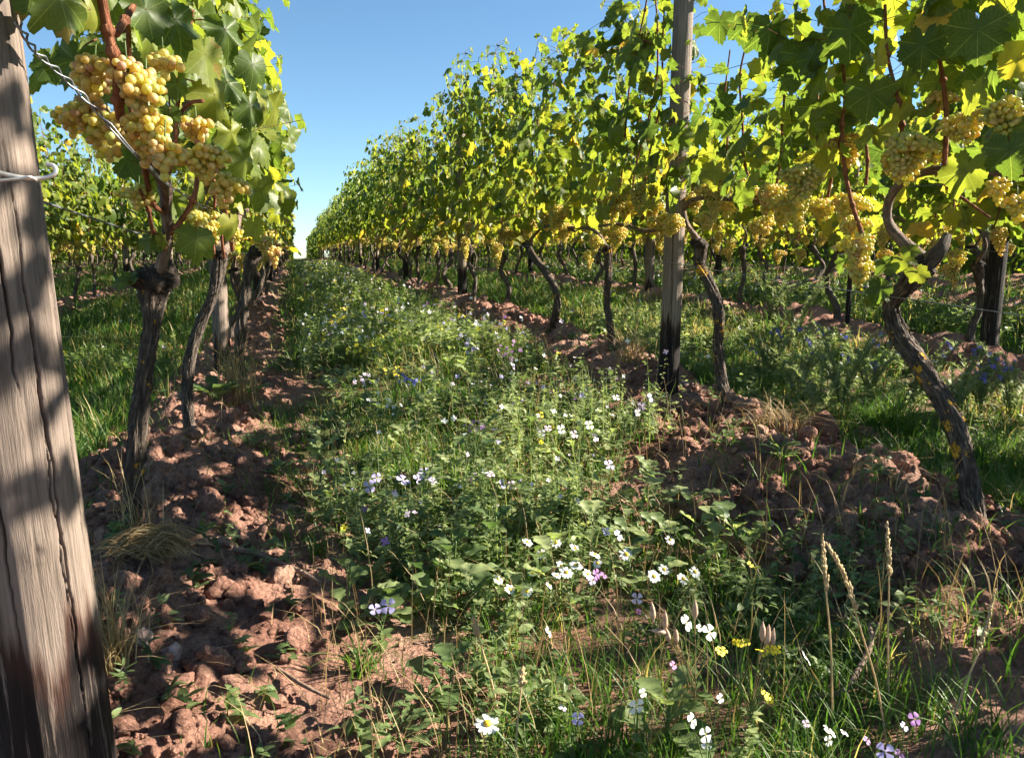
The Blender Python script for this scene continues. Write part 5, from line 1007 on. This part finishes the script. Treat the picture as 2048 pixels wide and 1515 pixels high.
for k, (x, y, c, lab) in enumerate([(730, 700, 'yellow', 'yellow blossoms at left in the far part of the alley'), (790, 745, 'yellow', 'round clump of yellow blossoms in the far alley'), (675, 635, 'yellow', 'farthest yellow blossoms in the alley'), (775, 635, 'yellow', 'small yellow blossoms right of the farthest ones'), (735, 757, 'pink', 'pale blossoms below the yellow blossoms at left'), (820, 762, 'blue', 'deep violet blossoms right of the round yellow clump'),
                               (1015, 700, 'purple', 'magenta blossoms before the right ridge'), (945, 690, 'lilac', 'pale blossoms left of the magenta ones'), (945, 850, 'purple', 'purple blossoms in the middle of the alley'), (765, 800, 'white', 'tall white blossoms in the alley centre')]):
    rr = np.random.default_rng(40 + k); W_('wildflower', x, y, .24, [(x + rr.normal(0, 15), y + rr.normal(0, 9), c, rr.uniform(2.6, 4.6)) for _ in range(12)], lab, 'wildflower', 40 + k, leaves=26, lsize=.035, ltint=.6)
W_('mustard_plant', 1500, 1300, .22, [(1540 + q * 7, 1297 + (q * 5) % 9, 'yellow', 9) for q in range(-3, 4)] + [(1437 + q * 5, 1300 + (q * 4) % 8, 'yellow', 9) for q in range(3)] + [(1472 + q * 7, 1282 + (q * 5) % 7, 'yellow', 8) for q in range(4)] + [(1524 + q * 5, 1382 + q * 5, 'yellow', 9) for q in range(4)] + [(1535, 1345, 'yellow', 7)], 'mustard plant with bright yellow flowers and curly green leaves at lower right', 'wildflower', 30, pods=[(1535, 1270, .1, 1, .04), (1545, 1275, .1, 1, .036), (1525, 1262, 0, 1, .036)], leaves=70, lsize=.028, ltint=.75)
W_('mustard_plant', 1500, 1135, .10, [(1500, 1128, 'yellow', 8), (1508, 1133, 'yellow', 6)], 'small yellow-flowered plant in the shade above the mustard', 'wildflower', 31, leaves=40, lsize=.022, ltint=.4)
W_('marigold', 1080, 830, .12, [(1080, 829, 'yellow', 8), (1105, 853, 'yellow', 5)], 'yellow-orange blossom near the shaded right ridge', 'wildflower', 32, leaves=12)

# upright radish shoots with big lobed leaves
def lobed_leaf(w, bend, nl, seed):
    r = np.random.default_rng(seed); n = 26; t = np.linspace(0, 1, n); env = np.interp(t, [0, .25, .4, .7, .9, 1], [.06, .10, .45, 1, .8, .0]) * w / 2
    lob = 1 + .14 * np.sin(t * nl * 2 * pi) + r.normal(0, .04, n); V = []
    for a, e, l in zip(t, env, lob):
        e2 = e * l
        for s in (-1, -.5, 0, .5, 1): V.append([e2 * s, a, .28 * abs(s) * e2 + .03 * np.sin(a * 22 + s * 3) * abs(s) - bend * a * a])
    V = np.array(V); F = [[5 * k + j, 5 * k + j + 1, 5 * k + j + 6, 5 * k + j + 5] for k in range(n - 1) for j in range(4)]; return V, [np.array(F)], V[:, :2] * [1, 1]
LOB = [lobed_leaf(.55, b_, 6, k) for k, b_ in enumerate((.15, .35, .55, .05))]
b = MB(); rr_ = np.random.default_rng(91); nr_ = 150; cx = rr_.uniform(.05, 1.15, nr_); cw = 1.7 + 5 * rr_.random(nr_) ** 1.3; i = np.repeat(np.arange(nr_), 7); m = len(i); a = rr_.random(m) * 6.28; hz = rr_.random(m) ** 1.5 * rr_.uniform(.03, .2, nr_)[i]
scatter(b, LOB, rr_.integers(0, 4, m), np.stack([cx[i], cw[i], ground_z(cx, cw, False)[i] + hz], -1), frames(np.stack([-np.cos(a) * .8, -np.sin(a) * .8, 0 * a + 1], -1), np.stack([np.cos(a), np.sin(a), .5 + 3 * hz], -1)), rr_.uniform(.035, .095, m) * (1 + .04 * cw[i]), np.clip(rr_.normal(.55, .25, m), 0, 1))
link('broadleaf_weeds', b.mesh('broadleaf_weeds', M_HERB), kind='stuff', label='broad lobed weed leaves among the herbs of the alley'); OVAL = [lobed_leaf(.42, b_, 1, k + 9) for k, b_ in enumerate((.2, .4))]
def leafy(name, x, y, hh, n, ls, label, cat, seed, tpl, tint=.35, up_=.9, stem=True):
    r = np.random.default_rng(seed); P = og(x, y); rt = thing(name, P, label, cat)
    if stem: stem_of(rt, [[0, 0, -.01], [.005, 0, hh * .5], [.01, 0, hh]], .0022)
    for k in range(n):
        t = k / max(1, n - 1); a = k * 2.4 + r.normal(0, .3); sp = [((0, 0, hh * t * .95), [cos(a), sin(a), up_ * (.3 + 1.2 * t)], [-cos(a) * .9, -sin(a) * .9, 1.0], ls * r.uniform(.7, 1.1) * (1.1 - .35 * t), np.clip(r.normal(tint, .1), 0, 1))]
        b = MB(); scatter(b, tpl, np.array([k % len(tpl)]), np.array([sp[0][0]], float), frames(np.array([sp[0][2]], float), np.array([sp[0][1]], float)), np.array([sp[0][3]]), [sp[0][4]]); part('leaf', b.mesh('leaf', M_HERB), rt)
leafy('young_radish', 695, 1235, .13, 8, .085, 'upright leafy shoot with big grey-green lobed leaves on bare soil', 'weed', 1, LOB, .35)
leafy('young_radish', 640, 990, .17, 10, .10, 'tall leafy shoot at the left edge of the flower strip', 'weed', 2, LOB, .5)
leafy('young_radish', 660, 1040, .07, 8, .11, 'spreading rosette of broad bright leaves below the tall leafy shoot', 'weed', 3, LOB, .55, .5, False)
leafy('young_radish', 905, 1190, .14, 10, .10, 'dark broad-leaved plant left of the daisy patch', 'weed', 4, LOB, .15)
leafy('young_radish', 985, 1150, .16, 10, .09, 'shaded broad-leaved plant directly behind the daisies', 'weed', 5, LOB, .15)
leafy('young_radish', 1280, 1040, .06, 7, .09, 'dark round-leaved rosette in the shade left of the ridge', 'weed', 6, OVAL, .1, .5, False)
leafy('young_radish', 1100, 1450, .05, 6, .07, 'low plant with smooth oval leaves at the bottom edge', 'weed', 7, OVAL, .6, .6, False)
leafy('young_radish', 900, 1400, .08, 9, .10, 'broad dark leaves in the foreground left of the largest daisy', 'weed', 8, LOB, .15)
leafy('young_radish', 1330, 1500, .10, 9, .10, 'broad-leaved plant at the bottom edge under the white flowers', 'weed', 9, LOB, .5)
leafy('dock_plant', 430, 800, .03, 12, .16, 'rosette of long blue-green leaves at the foot of the short round post', 'weed', 10, OVAL, .2, .45, False)
leafy('dock_plant', 497, 795, .03, 8, .13, 'second rosette of long dull leaves right of the short round post', 'weed', 11, OVAL, .3, .4, False)
leafy('dock_plant', 330, 700, .03, 8, .10, 'greyish rosette in the grass left of the first trunk', 'weed', 12, LOB, .5, .4, False)
for k, (x, y, lab) in enumerate([(520, 900, 'low thistle-like weed on the sunlit left ridge'), (560, 960, 'prickly-leaved weed on the right flank of the left ridge'), (800, 1500, 'jagged grey-green rosette at the bottom edge'), (850, 1440, 'jagged rosette beside the largest daisy'), (1010, 1400, 'pale jagged leaves right of the largest daisy'), (1450, 900, 'dark spreading weed at the foot of the tall grey post'), (1560, 925, 'small green weed on the ridge left of the large clods'), (1470, 870, 'weed touching the foot of the arching vine'), (1160, 1120, 'feathery green weed under the daisies'), (1500, 1200, 'dark feathery weed in the shade right of the pods')]):
    leafy('thistle_weed', x, y, .05, 14, .075, lab, 'weed', 60 + k, [lobed_leaf(.34, .3, 9, k), lobed_leaf(.28, .5, 11, k + 1)], .3 + .04 * (k % 5), .5, False)

# feathery grey-green weeds with blue flowers behind the right row
M_SAGE = leaf_mat('sage_leaf', [(0, (.14, .19, .09)), (.5, (.22, .27, .14)), (1, (.32, .36, .20))], .35, (1.9, 1.9, 1.3), (.25, .3, .2, .5), rough=.6)
def bugloss(x, y, hh, label, seed, blue=True):
    hh *= 1.15
    r = np.random.default_rng(seed); P = og(x, y); rt = thing('bugloss_plant', P, label, 'weed', 'feathery weeds behind the right row')
    for s in range(10):
        a = r.random() * 6.28; l = hh * r.uniform(.55, 1.1); d = np.array([cos(a) * .35, sin(a) * .35, 1]); pts = [np.zeros(3), d * l * .5, d * l * .85 + [cos(a) * .03, sin(a) * .03, 0], d * l + [cos(a) * .06, sin(a) * .06, -.02]]
        b = MB(); V, f, uv = tube_geo(pts, [.0022, .0018, .0012, .0006], sides=5, n=16); b.add(V, f, .4, uv, 1); S = spline(pts, 60); m = 60
        i = r.integers(8, 60, 190); aa = r.random(190) * 6.28; tip = np.stack([np.cos(aa), np.sin(aa), 0 * aa + .9], -1)
        scatter(b, [LFT[2]], np.zeros(190, int), S[i], frames(np.stack([-np.cos(aa), -np.sin(aa), 0 * aa + 1.], -1), tip), r.uniform(.014, .046, 190) * np.interp(i, [0, 60], [1.1, .45]), np.clip(r.normal(.5, .25, 190), 0, 1), 0)
        part('leafy_stem', b.mesh('leafy_stem', [M_SAGE, M_STEM]), rt)
        if blue and s % 2 == 0:
            for q in range(3): p = S[40 + q * 6] + r.normal(0, .01, 3); o = part('flower', FL['blue'][q % 2], rt, p, orient(norm(r.normal(0, .4, 3) + [0, -.8, .5]))); o.scale = (.011,) * 3
for k, (x, y, h, bl, lab) in enumerate([(1590, 800, .36, False, 'tallest feathery pale weed between the arching vine and the nearest trunk'), (1680, 810, .36, True, 'feathery pale weed left of the nearest right trunk'), (1540, 760, .26, True, 'feathery weed just right of the arching vine'), (1640, 850, .26, False, 'low feathery weed in front of the tallest one'), (1740, 800, .30, True, 'feathery weed touching the nearest right trunk from behind'),
                                         (1900, 850, .30, True, 'blue-flowered weed right of the nearest right trunk'), (1960, 830, .32, True, 'blue-flowered weed with dense blossoms near the right edge'), (2020, 840, .30, True, 'blue-flowered weed cut by the right edge'), (1850, 800, .28, True, 'blue-flowered weed behind the bend of the nearest right trunk'), (1590, 680, .42, False, 'tall airy weed with pink buds under the second right row'), (1545, 640, .42, False, 'tall airy weed behind the arching vine'), (1045, 600, .26, False, 'bushy weed between two trunks in the right row')]):
    bugloss(x, y, h, lab, 80 + k, bl)

# dry grass stalks with ears, standing in the lower right
def stalk(pts, label, seed, ear=.35, group='dry stalks with ears'):
    D = gd(pts[-1][0], pts[-1][1], .02); P = np.array([at_y(x, y, D - .004 * k) for k, (x, y) in enumerate(pts)])[::-1]; gz = float(ground_z(P[0][0], P[0][1])); P = np.vstack([[P[0][0], P[0][1], min(gz, P[0][2]) - .01], P[1:]])
    rt = thing('dry_grass_stalk', P[0], label, 'dry grass', group); S = spline(P - P[0], 80); r = np.random.default_rng(seed); bs = MB(); V, f, uv = tube_geo(S, np.linspace(.0021, .0012, 80), sides=6); bs.add(V, f, .95, uv); part('stalk', bs.mesh('stalk', M_STRAW), rt)
    i0 = int(80 * (1 - ear)); b = MB(); n = 60; i = np.linspace(i0, 79, n).astype(int); T = norm(np.gradient(S, axis=0))[i]; side = np.where(np.arange(n) % 2 == 0, 1, -1)[:, None] * np.array([1, .2, 0])
    scatter(b, [ (ICO[1][0] * [.22, .5, .18] + [0, .5, 0], [ICO[1][1]], np.zeros((len(ICO[1][0]), 2)))], np.zeros(n, int), S[i], frames(side + r.normal(0, .3, (n, 3)), T + side * .28), np.full(n, .015) * np.interp(np.arange(n), [0, n], [1.1, .6]), r.uniform(.6, 1, n)); part('ear', b.mesh('ear', M_STRAW), rt)
stalk([(1644, 1075), (1652, 1180), (1662, 1300), (1668, 1440)], 'straight dry stalk with a thin ear, left of the leaning one', 1)
stalk([(1655, 1092), (1690, 1160), (1725, 1270), (1755, 1375), (1780, 1460)], 'leaning dry stalk with a thick ear at lower right', 2, .4)
stalk([(1774, 1050), (1778, 1150), (1776, 1280), (1782, 1400)], 'upright dry stalk with an ear, right of the leaning one', 3, .35)
stalk([(1990, 1185), (1965, 1280), (1930, 1370), (1885, 1455)], 'pale bluish dry stalk leaning right at the lower right edge', 4, .45)
stalk([(946, 1238), (965, 1300), (985, 1370), (1008, 1450)], 'knobbly grey dry stalk right of the largest daisy', 5, .2)
stalk([(1046, 1340), (1040, 1400), (1034, 1460), (1030, 1520)], 'brown dry stalk rising from the bottom edge', 6, .2)
